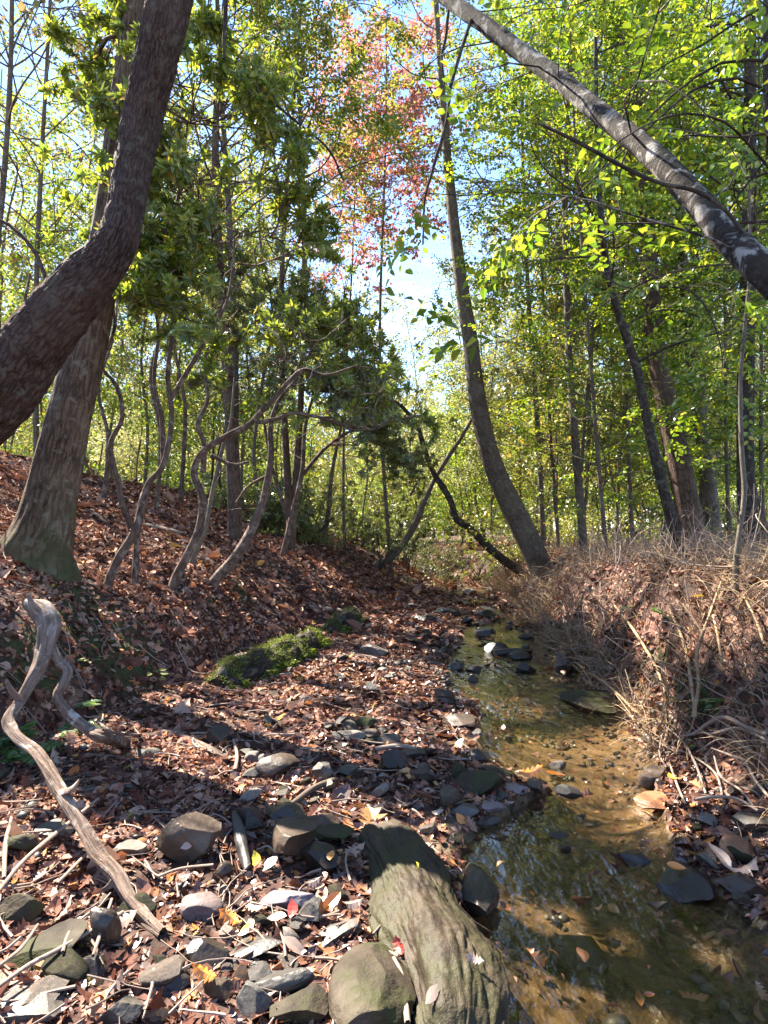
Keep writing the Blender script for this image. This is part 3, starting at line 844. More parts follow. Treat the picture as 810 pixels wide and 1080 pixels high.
def bar(p0, p1, w, h, mat, name, label, cat, seed, sub=5, flats=6, lift=0., cut=(.7, .95), bump=.1, roll=0):
    """A long stone lying between two ground points."""
    rng = np.random.default_rng(seed)
    p0, p1 = np.array(p0), np.array(p1); L = np.linalg.norm(p1 - p0)
    V, T = stone_shape(rng, sub, flats, cut, bump)
    X = nrm(p1 - p0); Z = np.array([0, 0, 1.]); Mx = frames(X[None], Z[None])[0] @ rotx(roll)
    V = (V * np.array([L / 2 * 1.03, w / 2, h / 2])) @ Mx.T
    o = Geo().add(V, T).build(name, M[mat]); o.location = (p0 + p1) / 2 + np.array([0, 0, lift])
    return tag(o, label, cat)


# the long streaked boulder: a sweep with uneven ridges
def long_boulder():
    rows = [(392, 858, 30), (402, 876, 60), (416, 905, 78), (440, 945, 98), (458, 992, 108), (470, 1045, 108), (480, 1095, 104), (486, 1140, 80)]
    P, r = [], []
    for px, py, wd in rows:
        d = hit(px, min(py + 12, 1079))[1] if py < 1070 else hit(px, 1079)[1] - (py - 1070) * .0028
        p = at(px, py, d); P.append((p[0], p[1], .085, wd / 2 / F * d))
    S = spline(np.array(P), .006)
    def dsp(th, s, r):
        a = vn3(np.cos(th) * 1.1 + 4, np.sin(th) * 1.1, s * 3.0)
        b = vn3(np.cos(th) * 4, np.sin(th) * 4 + 3, s * 2.2)
        c = vn3(np.cos(th) * 9, np.sin(th) * 9 + 3, s * 14)
        sq = .16 * np.abs(np.cos(2 * th + .7 + .8 * vn3(s * 1.5, 0, 3.3)))
        return r * (.30 * a - sq + .03 * (1 - 2 * np.abs(b)) + .04 * c + .03 * vn3(np.cos(th) * 18, np.sin(th) * 18, s * 24) + .02 * vn3(np.cos(th) * 40, np.sin(th) * 40, s * 60) - .05 * np.maximum(0, .25 - np.abs(vn3(np.cos(th) * 3 + 9, np.sin(th) * 3, s * 5))) / .25)
    Pp, r = S[:, :3].copy(), S[:, 3].copy()
    u = np.linspace(0, 1, len(r)); r *= np.clip(np.minimum(u * 14, (1 - u) * 14), 0.02, 1) ** .5
    V, Q, uv = tube(Pp, r, 150, dsp)
    V[:, 2] = .055 + (V[:, 2] - .085) * .78
    o = Geo().add(V, Q, uv).build('boulder', M['st_big'])
    tag(o, 'long brownish streaked boulder lying at the water edge, longest of the stones', 'boulder')


long_boulder()
o = bar(hit(247, 872) + [0, 0, .06], hit(262, 925) + [0, 0, .02], .055, .06, 'st_slate', 'stone', 'narrow light grey slab standing like a post among the leaves', 'stone', 5, 4, 8, .0)

# countable smaller cobbles of the bar
def cobbles():
    rng = np.random.default_rng(77)
    shapes = []
    mats = ['st_brown', 'st_brown', 'st_dark', 'st_slate', 'st_moss', 'st_grey', 'st_pale']
    words = dict(st_grey='grey', st_brown='brown', st_dark='blackish', st_slate='slate grey', st_moss='olive mossy', st_pale='pale')
    for k, mt in enumerate(mats):
        for j in range(3):
            V, T = stone_shape(rng, 4, 9)
            me = Geo().add(V, T).build('cobble', M[mt], sharp=22); m = me.data; bpy.data.objects.remove(me); shapes.append((m, mt))
    zones = [((240, 500), (760, 860), 46, 'on the middle of the bar'), ((40, 380), (930, 1075), 20, 'in the near foreground leaves'),
             ((300, 480), (650, 740), 26, 'on the sunlit upper bar'), ((415, 560), (612, 690), 110, 'in the upstream riffle'),
             ((690, 808), (835, 960), 20, 'on the leafy right margin'), ((470, 620), (790, 900), 16, 'along the waterline of the bar')]
    for (x0, x1), (y0, y1), n, where in zones:
        for q in range(n):
            px, py = rng.uniform(x0, x1), rng.uniform(y0, y1)
            b = hit_w(px, py) if rng.random() < .6 else hit(px, py)
            if b[2] > .3 or b[2] < -.12: continue
            m, mt = shapes[rng.integers(len(shapes))]
            if 'riffle' in where and rng.random() < .7: m, mt = shapes[6 + rng.integers(3)]
            o = bpy.data.objects.new('cobble', m); COL.objects.link(o)
            s = float(np.exp(rng.normal(math.log(.027), .40))) * (1 + .06 * b[1])
            o.scale = (s * rng.uniform(.9, 1.4), s * rng.uniform(.7, 1.1), s * rng.uniform(.4, .75))
            o.rotation_euler = (rng.normal(0, .25), rng.normal(0, .25), rng.uniform(0, 6.28))
            o.location = (b[0], b[1], b[2] + o.scale[2] * .5 + (.008 if b[2] > 0 else 0))
            tag(o, f'small {words[mt]} cobble half buried {where}', 'cobble', f'{words[mt]} cobbles {where}')


cobbles()


def gravel():
    g = Geo(); rng = np.random.default_rng(9)
    n = 9000
    y = rng.uniform(1.3, 9, n); xl = np.interp(y, YL, XL); xr = np.interp(y, YK, XR); xb = np.interp(y, YB, XB)
    x = np.where(rng.random(n) < .6, rng.uniform(xb, xl), rng.uniform(xl - .2, xr + .3))
    m = np.abs(x / y) < .7; x, y = x[m], y[m]
    m = (vn(x, y, 1.1, 40) + .4 * vn(x, y, 3, 41)) > -.05; x, y = x[m], y[m]
    z = zt(x, y)
    tp = [stone_shape(rng, 1, 3) for _ in range(6)]
    for mi in range(4):
        mm = rng.integers(0, 4, len(x)) == mi
        k = mm.sum(); s = np.exp(rng.normal(math.log(.013), .45, k))
        Mx = rand_frames(np.tile([0, 0, 1.], (k, 1)), rng, .5)
        Mx[:, :, 2] *= .6
        g.add(*inst(tp, np.stack([x[mm], y[mm], z[mm] + s * .2], -1), Mx, s, rng), mi=mi)
    o = g.build('gravel', [M['st_grey'], M['st_brown'], M['st_dark'], M['st_slate']], smooth=True)
    tag(o, 'loose pebbles over the bar and creek bed', 'gravel', kind='stuff')


gravel()

# single leaves that stand out
SL = [(270, 911, 20, 'yellow', 'beech', 'bright yellow leaf right of the narrow grey slab'), (216, 1032, 34, 'orange', 'oak', 'orange red oak leaf on the dark wet rocks near the bottom'),
      (307, 962, 22, 'red', 'beech', 'dark red leaf between the lavender slab and speckled stone'), (420, 1003, 24, 'red', 'oak', 'bright red curled leaf between the two boulders'),
      (242, 972, 30, 'orange', 'oak', 'orange leaf in the sunlit leaves below the pinkish slab'), (258, 984, 18, 'yellow', 'beech', 'yellow leaf at the lower rim of the sunlit patch'),
      (292, 970, 26, 'pale', 'beech', 'pale pink leaf beside the dark red leaf'), (268, 962, 28, 'pale', 'oak', 'pale oak leaf in the middle of the sunlit patch'),
      (330, 935, 24, 'pale', 'oak', 'pale curled leaf above the lavender slab'), (286, 915, 24, 'pale', 'beech', 'pale leaf below the brown upright boulder'),
      (350, 955, 30, 'orange', 'beech', 'orange tan leaf right of the lavender slab'), (372, 958, 30, 'pale', 'oak', 'peach oak leaf against the long boulder'),
      (350, 906, 16, 'orange', 'beech', 'small orange leaf under the wet black rock'), (374, 900, 30, 'tan', 'oak', 'folded brown leaf leaning on the long boulder'),
      (120, 1045, 36, 'tan', 'oak', 'olive tan oak leaf near the smooth grey stone'), (130, 975, 40, 'pale', 'oak', 'pale oak leaf under the driftwood end'),
      (60, 972, 60, 'pale', 'oak', 'whitish oak leaf in the sun left of the crossing twigs'), (312, 1002, 40, 'lav' if False else 'pale', 'narrow', 'pale mauve leaf below the speckled stone'),
      (461, 857, 16, 'pale', 'beech', 'pale round leaf behind the boulder top'), (487, 866, 18, 'orange', 'beech', 'tan orange leaf above the waterline'),
      (709, 824, 18, 'yellow', 'beech', 'yellow tan leaf at the root tangle foot'), (757, 905, 40, 'pale', 'narrow', 'pale leaf left of the rusty stone'),
      (712, 918, 22, 'orange', 'beech', 'orange leaf on the black undercut rock'), (780, 918, 44, 'pale', 'oak', 'pale leaf below the rusty stone'),
      (560, 815, 30, 'orange', 'oak', 'orange leaf on the leafy spit'), (585, 820, 24, 'orange', 'beech', 'reddish leaf at the end of the leafy spit'),
      (197, 897, 14, 'pale', 'beech', 'small pale leaf stuck on the standing brown slab'), (500, 1015, 22, 'pale', 'oak', 'small pale leaf on the boulder side by the green sprig'),
      (440, 915, 12, 'yellow', 'narrow', 'tiny yellow leaf lying on the long boulder'), (455, 1052, 26, 'pale', 'beech', 'pale leaf on the lower end of the long boulder')]
dg = None
def surf(px, py):
    """First thing met along the pixel's ray."""
    global dg
    if dg is None:
        bpy.context.view_layer.update(); dg = bpy.context.evaluated_depsgraph_get()
    h = sc.ray_cast(dg, Vector(CAM), Vector(nrm(ray(px, py))))
    return np.array(h[1]) if h[0] else hit(px, py)


water.hide_viewport = True
spots = [surf(a[0], a[1]) for a in SL]
water.hide_viewport = False
for a, p in zip(SL, spots):
    T = LIT[a[4]][LR.integers(0, 5)]
    Mx = rand_frames(np.array([[0, -.35, 1.]]), LR, .25)[0]
    if 'stuck on' in a[5]: Mx = rand_frames(np.array([[0, -1., .35]]), LR, .05)[0]
    V = T[0] * (a[2] / F * p[1] * .85) @ Mx.T
    o = Geo().add(V, T[1]).build('fallen_leaf', M['lf_' + a[3]], smooth=False)
    o.location = p + np.array([0, -.008, .016])
    tag(o, a[5], 'leaf')

# ------------------------------------------------------------------ trees
def spray_beech(rng, nl=9, leaf=(.30, .1, .12), ll=.22):
    """Flat twig with alternate leaves and two side twigs; unit length."""
    Vs, Qs, n = [], [], 0
    axes = [((0, 0, 0), 0., 1., nl), ((.25, 0, 0), .85, .55, 5), ((.45, 0, 0), -.8, .5, 5)]
    for o, ang, L, k in axes:
        for i in range(k):
            u = (i + .6) / k; s = 1 if i % 2 else -1
            LV, LQ = leaf6(leaf[0] * rng.uniform(.85, 1.15), leaf[1] * rng.normal(1, .6), leaf[2] * rng.normal(1, .8))
            l = ll * rng.uniform(.7, 1.15) * (1 - .25 * u)
            a = ang + s * rng.uniform(.7, 1.05) * (1 - .5 * (i == k - 1))
            R_ = rotz(a) @ rotx(rng.normal(0, .35)) @ roty(rng.normal(.25, .25))
            p = np.array(o) + np.array([math.cos(ang), math.sin(ang), 0]) * L * u + np.array([0, 0, rng.normal(0, .02) - .12 * u * u])
            Vs.append(LV * l @ R_.T + p); Qs.append(LQ + n); n += 6
    return np.concatenate(Vs), np.concatenate(Qs)


def spray_whorl(rng, k=9, w=.17):
    """Leathery evergreen rosette at a twig end; unit = leaf length about .55."""
    Vs, Qs, n = [], [], 0
    for i in range(k + 4):
        a = i * 2.4 + rng.normal(0, .2)
        el = rng.uniform(-.5, .35) if i < k else rng.uniform(.4, 1.0)
        LV, LQ = leaf6(w * rng.uniform(.85, 1.2), .05, .10)
        R_ = rotz(a) @ roty(-el) @ rotx(rng.normal(0, .3))
        Vs.append(LV * rng.uniform(.42, .6) @ R_.T + np.array([0, 0, rng.uniform(-.15, .1)])); Qs.append(LQ + n); n += 6
    V = np.concatenate(Vs)
    return V[:, [2, 1, 0]] * np.array([1, 1, -1]), np.concatenate(Qs)       # axis along +X


def spray_loose(rng, k=16, w=.36, ll=.26, quad=False):
    Vs, Qs, n = [], [], 0
    for i in range(k):
        LV, LQ = leaf4(w, rng.normal(.05, .1)) if quad else leaf6(w, rng.normal(.08, .08), rng.normal(.1, .1))
        R_ = rotz(rng.uniform(0, 6.28)) @ rotx(rng.normal(0, .7)) @ roty(rng.normal(.4, .5))
        Vs.append(LV * ll * rng.uniform(.6, 1.2) @ R_.T + np.array([rng.uniform(0, 1), rng.normal(0, .22), rng.normal(0, .13)])); Qs.append(LQ + n); n += len(LV)
    return np.concatenate(Vs), np.concatenate(Qs)


SR = np.random.default_rng(21)
SPR = dict(beech=[spray_beech(SR) for _ in range(8)], whorl=[spray_whorl(SR) for _ in range(8)], loose=[spray_loose(SR) for _ in range(8)],
           maple=[spray_loose(SR, 18, .42, .20) for _ in range(8)], far=[spray_loose(SR, 14, .40, .30, True) for _ in range(8)],
           fine=[spray_loose(SR, 22, .36, .15, True) for _ in range(8)])


def px_line(pts, d=None, sink=.0, wf=1.):
    """Pixel polyline (px, py, width[, depth]) -> world points with radius."""
    out = []
    for q in pts:
        dd = q[3] if len(q) > 3 else d
        p = at(q[0], q[1], dd); out.append((*p, q[2] * wf / 2 / F * dd))
    out = np.array(out)
    if sink:
        b = out[0].copy(); b[2] -= sink; b[3] *= 1.15; out = np.vstack([b, out])
    return out


def limbs_for(S, n, t0, t1, L0, L1, rng, el=.5, crook=.35, up=.15, az0=0., azs=None, nseg=8):
    """First order limbs along trunk spline S (x, y, z, r)."""
    out = []
    for i in range(n):
        t = t0 + (t1 - t0) * (i + rng.random() * .8) / n
        k = min(int(t * (len(S) - 1)), len(S) - 2)
        a = az0 + i * 2.39996 + rng.normal(0, .3) if azs is None else rng.uniform(*azs)
        e = el * rng.uniform(.5, 1.4)
        d = np.array([math.cos(a) * math.cos(e), math.sin(a) * math.cos(e), math.sin(e)])
        L = (L0 + (L1 - L0) * (i / max(n - 1, 1))) * rng.uniform(.75, 1.2)
        P = walk(S[k, :3], d, L, nseg, crook, up, rng)
        r0 = max(min(S[k, 3] * .4, .004 + L * .0055), .003)
        out.append(np.hstack([P, (r0 * (1 - .85 * np.linspace(0, 1, nseg + 1)))[:, None]]))
    return out


def lit(lims, rng):
    """Leave out the thin limbs that would lie mostly in the light shafts."""
    return [q for q in lims if sunny(q[:, :3], rng, .0, False).mean() > .55]


def crown_geo(limbs, kind, rng, leaf=.4, step=.3, sub=.8, start=.3, sstep_=.22, tilt=.25, carve=True, twig_r=.004, dens=1., up=.0, droop=-.1, radial=False, twigs=True):
    """Side twigs on the limbs and leaf sprays on the twigs; leaf = spray unit in metres."""
    leaf = leaf * .84; sstep_ = sstep_ * .55; step = step * .8
    g = Geo(); pos, dirs, own, tw = [], [], [], []
    for Lb in limbs:
        L = np.concatenate([[0], np.cumsum(np.linalg.norm(np.diff(Lb[:, :3], axis=0), axis=1))])
        n = max(1, int(L[-1] * (1 - start) / step))
        s = 1
        for i in range(n + 1):
            t = L[-1] * (start + (1 - start) * (i + rng.random() * .7) / (n + .7))
            p = np.array([np.interp(t, L, Lb[:, c]) for c in range(4)])
            j = min(np.searchsorted(L, t), len(L) - 1); T = nrm(Lb[j, :3] - Lb[max(j - 1, 0), :3] + 1e-6)
            s = -s
            if radial:
                side = nrm(rng.normal(size=3) + np.array([0, 0, .4])); d = nrm(T * .6 + side)
            else:
                side = nrm(np.cross(T, [0, 0, 1.]) + 1e-6) * s; d = nrm(T * rng.uniform(.4, 1.1) + side * rng.uniform(.6, 1.2) + np.array([0, 0, up + rng.normal(0, .18)]))
            ln = sub * rng.uniform(.5, 1.2) * (1 - .45 * (t / L[-1]))
            W = walk(p[:3], d, ln, 5, .3, droop, rng)
            tw.append((W, min(twig_r * 1.6, p[3] + .002)))
            m = max(1, int(ln / sstep_))
            for q in range(m + 1):
                u = .25 + .75 * (q + rng.random() * .5) / (m + .5); u = min(u, 1)
                k = u * 5; a = min(int(k), 4); pp = W[a] + (W[a + 1] - W[a]) * (k - a)
                if rng.random() > dens: continue
                dd = nrm(nrm(W[a + 1] - W[a]) + rng.normal(0, .45, 3) * np.array([1, 1, .6 if not radial else 1]))
                pos.append(pp); dirs.append(dd); own.append(len(tw) - 1)
    pos, dirs, own = np.array(pos).reshape(-1, 3), np.array(dirs).reshape(-1, 3), np.array(own, int)
    if carve:
        k = sunny(pos + dirs * leaf * .5, rng); pos, dirs, own = pos[k], dirs[k], own[k]
    if twigs:                                       # bare twigs are left out
        for i in np.unique(own):
            W, r0 = tw[i]; g.add(*tube(W, np.linspace(r0, twig_r * .35, 6), 3)[:2], mi=0)
    Z = nrm(np.tile([0, 0, 1.], (len(pos), 1)) + rng.normal(0, tilt, (len(pos), 3)))
    if len(pos):
        g.add(*inst(SPR[kind], pos, frames(dirs, Z), leaf * np.exp(rng.normal(0, .18, len(pos))), rng), mi=1)
    return g


def tree(name, label, cat, S, bark, limbs, crown, leafm, group=None, sides=20, disp=None, step=.08, limb_parts=False, extra=None):
    base = S[1, :3] if len(S) > 2 else S[0, :3]
    e = empty(name, base); tag(e, label, cat, group)
    Sp = spline(S, step)
    g = Geo().add(*tube(Sp[:, :3], np.maximum(Sp[:, 3], .002), sides, disp))
    if limbs and not limb_parts:
        for Lb in limbs: g.add(*tube(*(lambda q: (q[:, :3], np.maximum(q[:, 3], .002)))(spline(Lb, .12)), 6))
    g.build('trunk', M[bark], e, base)
    if limbs and limb_parts:
        for Lb in limbs:
            q = spline(Lb, .06)
            Geo().add(*tube(q[:, :3], np.maximum(q[:, 3], .002), 8, rough(.12))).build('limb', M[bark], e, base)
    if extra:
        for ex in extra:
            q = spline(ex, .04)
            Geo().add(*tube(q[:, :3], np.maximum(q[:, 3], .002), 12, rough(.14))).build('stem', M[bark], e, base)
    if crown is not None and crown.n:
        crown.build('crown', [M['twig'], M[leafm]], e, base, smooth=False)
    return e


def based(px, py, wpx, up, sink=.25):
    """Trunk line standing on the ground met at (px, py): `up` = further pixel points at the same depth."""
    d = hit(px, py)[1]
    return px_line([(px, py, wpx)] + [(*u[:3], u[3] + d if len(u) > 3 else d) for u in up], d, sink), d


TR = np.random.default_rng(101)

# --- leaning oak, upper left
S = px_line([(-250, 600, 105, 4.3), (-150, 530, 92, 4.25), (-70, 470, 90, 4.2), (-8, 425, 86, 4.1), (42, 355, 76, 4.0), (92, 296, 66, 3.95), (122, 258, 52, 3.95), (133, 215, 47, 4.0), (147, 140, 50, 4.1), (163, 70, 54, 4.05), (179, -5, 57, 4.0), (205, -120, 58, 4.0), (240, -300, 50, 4.1), (260, -600, 40, 4.5)], wf=.76)
lim = limbs_for(spline(S, .1), 9, .80, .99, 1.5, 2.2, TR, .4, .4, .2)
lim += limbs_for(spline(S, .1)[:30], 7, .2, .9, 2.2, 2.6, TR, .95, .35, .1, azs=(2.2, 3.5))  # unseen low leafy limbs left of frame, added to shade the lower-left foreground
for q in lim: q[:, 3] = np.minimum(q[:, 3], .03)
g = crown_geo(lim, 'loose', TR, .36, .35, .8, .3)
tree('oak_tree', 'dark furrowed trunk leaning across the upper left corner', 'tree', S, 'bark_oak', lim, g, 'leaf_oak', sides=110, disp=furrow(.075, 2., 15, 7), step=.014)

# --- big tree behind it, flared mossy foot
S, d = based(38, 586, 68, [(46, 560, 56), (55, 520, 49), (66, 470, 46), (80, 410, 42), (95, 350, 38), (108, 280, 34), (120, 200, 31), (130, 110, 28), (146, 0, 25), (170, -160, 24, .3), (185, -300, 16, .5)])
Sb = spline(S, .1)
lim = lit(limbs_for(Sb, 18, .55, .98, 3.0, 2.0, TR, .35, .35, .1), TR)
g = crown_geo(lim, 'loose', TR, .40, .38, 1.0, .25, .3, dens=.8)
def flare(th, s, r):
    f = np.exp(-s / .35)
    return r * (.28 * f * (vn3(np.cos(th) * 1.6, np.sin(th) * 1.6, 3.3) + .4) + .04 * vn3(np.cos(th) * 5, np.sin(th) * 5, s * 3) + .03 * (1 - 2 * np.abs(vn3(np.cos(th) * 9, np.sin(th) * 9, s * 3))))
tree('oak_tree', 'thick grey trunk with mossy flared foot on the left bank', 'tree', S, 'bark_big', lim, g, 'leaf_oak', sides=72, disp=flare, step=.03)

# --- crooked laurels on the left slope
def laurel(label, base, stems, crown_limbs, leaf=.17, step=.13, sub=.55, dens=1., cat='tree', sst=.10, mat='leaf_laurel', seed=0, bark='bark_laurel'):
    rng = np.random.default_rng(seed)
    d0 = hit(*base)[1]
    main = None; ex = []
    for k, (off, pts) in enumerate(stems):
        q = px_line([(*p[:3], d0 + off + (p[3] if len(p) > 3 else 0)) for p in pts], None, .18 if k == 0 else 0, .7)
        q[:, 3] *= np.linspace(1.1, .8, len(q))
        q[:, :3] += rng.normal(0, .012, (len(q), 3))
        if k == 0: main = q
        else: ex.append(q)
    lims = []
    for (px, py, dd, n, L, el) in crown_limbs:
        o = at(px, py, d0 + dd)
        for i in range(int(n * 1.0)):
            a = rng.uniform(0, 6.28); e = el + rng.normal(0, .35)
            P = walk(o, (math.cos(a) * math.cos(e), math.sin(a) * math.cos(e), math.sin(e)), L * rng.uniform(.6, 1.2), 7, .55, .25, rng)
            lims.append(np.hstack([P, (np.linspace(.007, .002, 8))[:, None]]))
    lims = lit(lims, rng)
    for q in [main] + ex:                       # fine side twigs on the stems
        Sq = spline(q, .1)
        for i in range(int(len(Sq) * .35)):
            k = rng.integers(len(Sq) // 3, len(Sq)); a = rng.uniform(0, 6.28)
            P = walk(Sq[k, :3], (math.cos(a), math.sin(a), .5), rng.uniform(.2, .7), 7, .35, .3, rng)
            ex.append(np.hstack([P, np.linspace(.0045, .001, 8)[:, None]])) if len(ex) < 14 else None
    g = crown_geo(lims, 'whorl', rng, leaf, step, sub, .2, sst, .3, radial=True, dens=dens, twig_r=.004, droop=.25)
    return tree('laurel_tree', label, 'tree', main, bark, lims, g, mat, sides=14, disp=rough(.16), step=.03, extra=ex)


laurel('tall laurel with pale forked stem and dense dark evergreen crown on the left slope', (112, 620),
       [(0, [(112, 618, 13), (126, 590, 12), (141, 556, 13), (152, 527, 12), (162, 505, 10), (174, 488, 9), (180, 440, 8), (176, 390, 8), (184, 330, 7), (176, 270, 6), (190, 200, 5, .2), (200, 130, 4, .3)]),
        (.05, [(140, 558, 9), (132, 530, 8), (125, 508, 8), (117, 472, 8), (130, 440, 7), (128, 420, 7), (117, 402, 6), (106, 383, 5), (120, 340, 5), (110, 290, 4)]),
        (.1, [(143, 616, 9), (144, 585, 9), (148, 560, 9), (150, 535, 8)]),
        (.1, [(174, 488, 7), (172, 440, 7), (163, 400, 6), (166, 340, 6), (150, 280, 5)]),
        (.0, [(181, 420, 6), (205, 380, 7), (222, 350, 6), (238, 310, 5), (245, 250, 4)])],
       [(185, 330, 0, 7, 1.1, .2), (178, 270, .1, 9, 1.3, .3), (190, 205, .2, 10, 1.3, .3), (245, 255, .1, 9, 1.1, .3), (240, 190, .1, 8, 1.1, .3), (200, 130, .3, 14, 1.3, .3), (225, 130, .4, 10, 1.2, .3), (215, 220, .0, 12, 1.2, .2), (260, 200, .1, 11, 1.1, .2), (270, 280, .2, 10, 1., .1), (230, 300, 0, 8, 1., .1), (190, 90, .3, 9, 1.1, .3), (112, 300, .3, 6, 1.0, .2), (150, 275, .1, 5, .9, .3), (285, 250, .4, 7, .9, .1), (285, 320, .4, 6, .8, 0)],
       seed=5, dens=1)
laurel('laurel whose wavy stem arcs right into two long branches', (188, 625),
       [(0, [(183, 622, 14), (187, 608, 13), (198, 580, 12), (209, 555, 12), (213, 528, 11), (206, 500, 10), (212, 480, 10), (225, 468, 10), (248, 458, 10), (264, 448, 9), (272, 438, 9), (280, 425, 9), (293, 416, 9), (306, 404, 9), (320, 391, 8), (345, 394, 5), (372, 386, 4)]),
        (.0, [(270, 446, 7), (290, 441, 6), (308, 437, 6), (340, 440, 5), (363, 449, 5), (395, 452, 3)]),
        (.0, [(213, 498, 8), (214, 470, 7), (210, 450, 7), (218, 420, 6), (214, 380, 5), (232, 330, 4)]),
        (.1, [(224, 480, 6), (245, 490, 5), (262, 486, 4)])],
       [(330, 390, 0, 7, .9, .2), (372, 386, 0, 6, .8, .1), (395, 450, 0, 7, .8, .1), (350, 440, 0, 4, .7, .1), (232, 330, 0, 6, .8, .3), (300, 380, .2, 9, .8, .4), (400, 415, .1, 7, .7, .1), (350, 350, .2, 9, .9, .2), (310, 330, .2, 8, .9, .2)],
       seed=8, dens=.75, leaf=.15)
laurel('laurel with straight leaning stem bright on its upper side', (226, 618),
       [(0, [(224, 616, 15), (245, 588, 15), (264, 560, 14), (278, 528, 12), (283, 505, 11), (284, 480, 10), (284, 455, 9), (288, 434, 8), (296, 418, 7), (310, 400, 6), (330, 370, 4)]),
        (.1, [(282, 500, 5), (262, 512, 4), (250, 530, 4)])],
       [(330, 370, 0, 9, 1.0, .2), (310, 350, .3, 7, .9, .3), (350, 345, .3, 6, .9, .1), (380, 360, .6, 6, .9, 0)], seed=13, dens=.85, leaf=.15)
laurel('broad laurel whose low leafy branches arch over the middle of the left bank', (300, 588),
       [(0, [(298, 588, 9), (306, 550, 8), (318, 500, 7), (322, 450, 6), (335, 400, 5), (350, 350, 4)]), (.1, [(318, 500, 6), (345, 470, 5), (380, 450, 4), (410, 440, 3)]), (.1, [(306, 550, 6), (290, 500, 5), (275, 430, 4)])],
       [(350, 340, 0, 11, 1.4, .2), (325, 390, 0, 10, 1.4, .1), (385, 400, 0, 11, 1.5, .1), (410, 440, 0, 11, 1.4, 0), (355, 430, .3, 11, 1.4, 0), (425, 490, .2, 10, 1.2, 0), (310, 350, .3, 9, 1.3, .1), (365, 480, .3, 9, 1.3, 0), (350, 470, 0, 8, 1.2, 0), (290, 400, .3, 8, 1.3, .1), (320, 440, .2, 8, 1.3, 0), (375, 500, .1, 7, 1.1, -.1), (270, 340, .2, 8, 1.3, .2), (400, 370, .3, 7, 1.2, .1)],
       seed=19, dens=1, leaf=.155, step=.15, sst=.13, mat='leaf_shrub')
laurel('thin pale straight laurel stem between the two wavy ones', (206, 600),
       [(0, [(204, 600, 8), (216, 560, 7), (225, 515, 7), (234, 470, 6), (243, 448, 5), (250, 400, 4)])],
       [(250, 400, 0, 4, .7, .4)], seed=14, dens=.6, bark='bark_pale')
laurel('dark leaved laurel by the edge behind the big grey trunk', (30, 545),
       [(1.5, [(-20, 540, 10), (-10, 480, 9), (10, 420, 7), (20, 350, 6), (30, 290, 5)])],
       [(20, 330, 1.5, 9, 1.5, .1), (50, 260, 1.6, 8, 1.4, .2), (-10, 270, 1.5, 7, 1.5, .2), (80, 330, 1.8, 7, 1.2, .0), (90, 230, 2.2, 6, 1.2, .2)], seed=15, dens=.7, leaf=.24)
laurel('bushy laurel at the top of the far left slope, behind the arching branches', (345, 575),
       [(0, [(338, 580, 10), (346, 540, 8), (350, 500, 7), (360, 450, 5)])],
       [(345, 500, 0, 9, 1.5, .1), (360, 450, 0, 9, 1.5, .2), (385, 500, 0, 8, 1.5, 0), (330, 460, .4, 6, 1.3, .2), (410, 530, .4, 7, 1.2, 0)], seed=16, dens=.75, leaf=.26, step=.22, mat='leaf_shrub')
laurel('low grey green laurel overhanging the creek bend', (425, 590),
       [(0, [(418, 592, 8), (422, 560, 7), (430, 530, 5), (440, 510, 4)])],
       [(425, 550, 0, 9, 1.4, 0), (440, 515, 0, 8, 1.3, .1), (400, 565, .2, 7, 1.2, -.1), (455, 560, .3, 7, 1.2, -.1)], seed=17, dens=.7, leaf=.26, step=.22, mat='leaf_shrub')
for (px, py, hgt, lb, sd) in [(165, 540, 260, 'slender laurel standing just beyond the crest behind the forked laurel', 31), (190, 530, 330, 'tall thin laurel with dark stem rising behind the wavy laurel', 32), (110, 530, 220, 'small laurel leaning over the crest right of the big grey trunk', 33)]:
    laurel(lb, (px, py), [(0, [(px, py, 7), (px + 4, py - hgt * .3, 6), (px - 6, py - hgt * .55, 5), (px + 10, py - hgt * .8, 4), (px + 14, py - hgt, 3)])],
           [(px + 10, py - hgt * .8, 0, 7, 1.3, .2), (px + 14, py - hgt, 0, 8, 1.4, .2), (px - 6, py - hgt * .55, 0, 4, 1., .1)], seed=sd, dens=.55, leaf=.24, mat='leaf_shrub')

# --- creek tree, curved, on the right bank
S, d = based(572, 606, 25, [(560, 575, 25), (545, 545, 24), (520, 490, 21), (505, 430, 19), (496, 360, 16), (486, 295, 14), (476, 210, 11), (468, 120, 8), (462, 40, 6), (456, -60, 7), (450, -200, 5)])
Sb = spline(S, .1)
lim = limbs_for(Sb, 13, .5, .97, 2.4, 1.4, TR, .5, .35, .2)
g = crown_geo(lim, 'beech', TR, .36, .5, .9, .4, .32, dens=.65)
tree('creek_tree', 'tall curved grey trunk rising from the bank where the creek bends', 'tree', S, 'bark_grey', lim, g, 'leaf_yellow', sides=28, disp=rough(.05), step=.05)
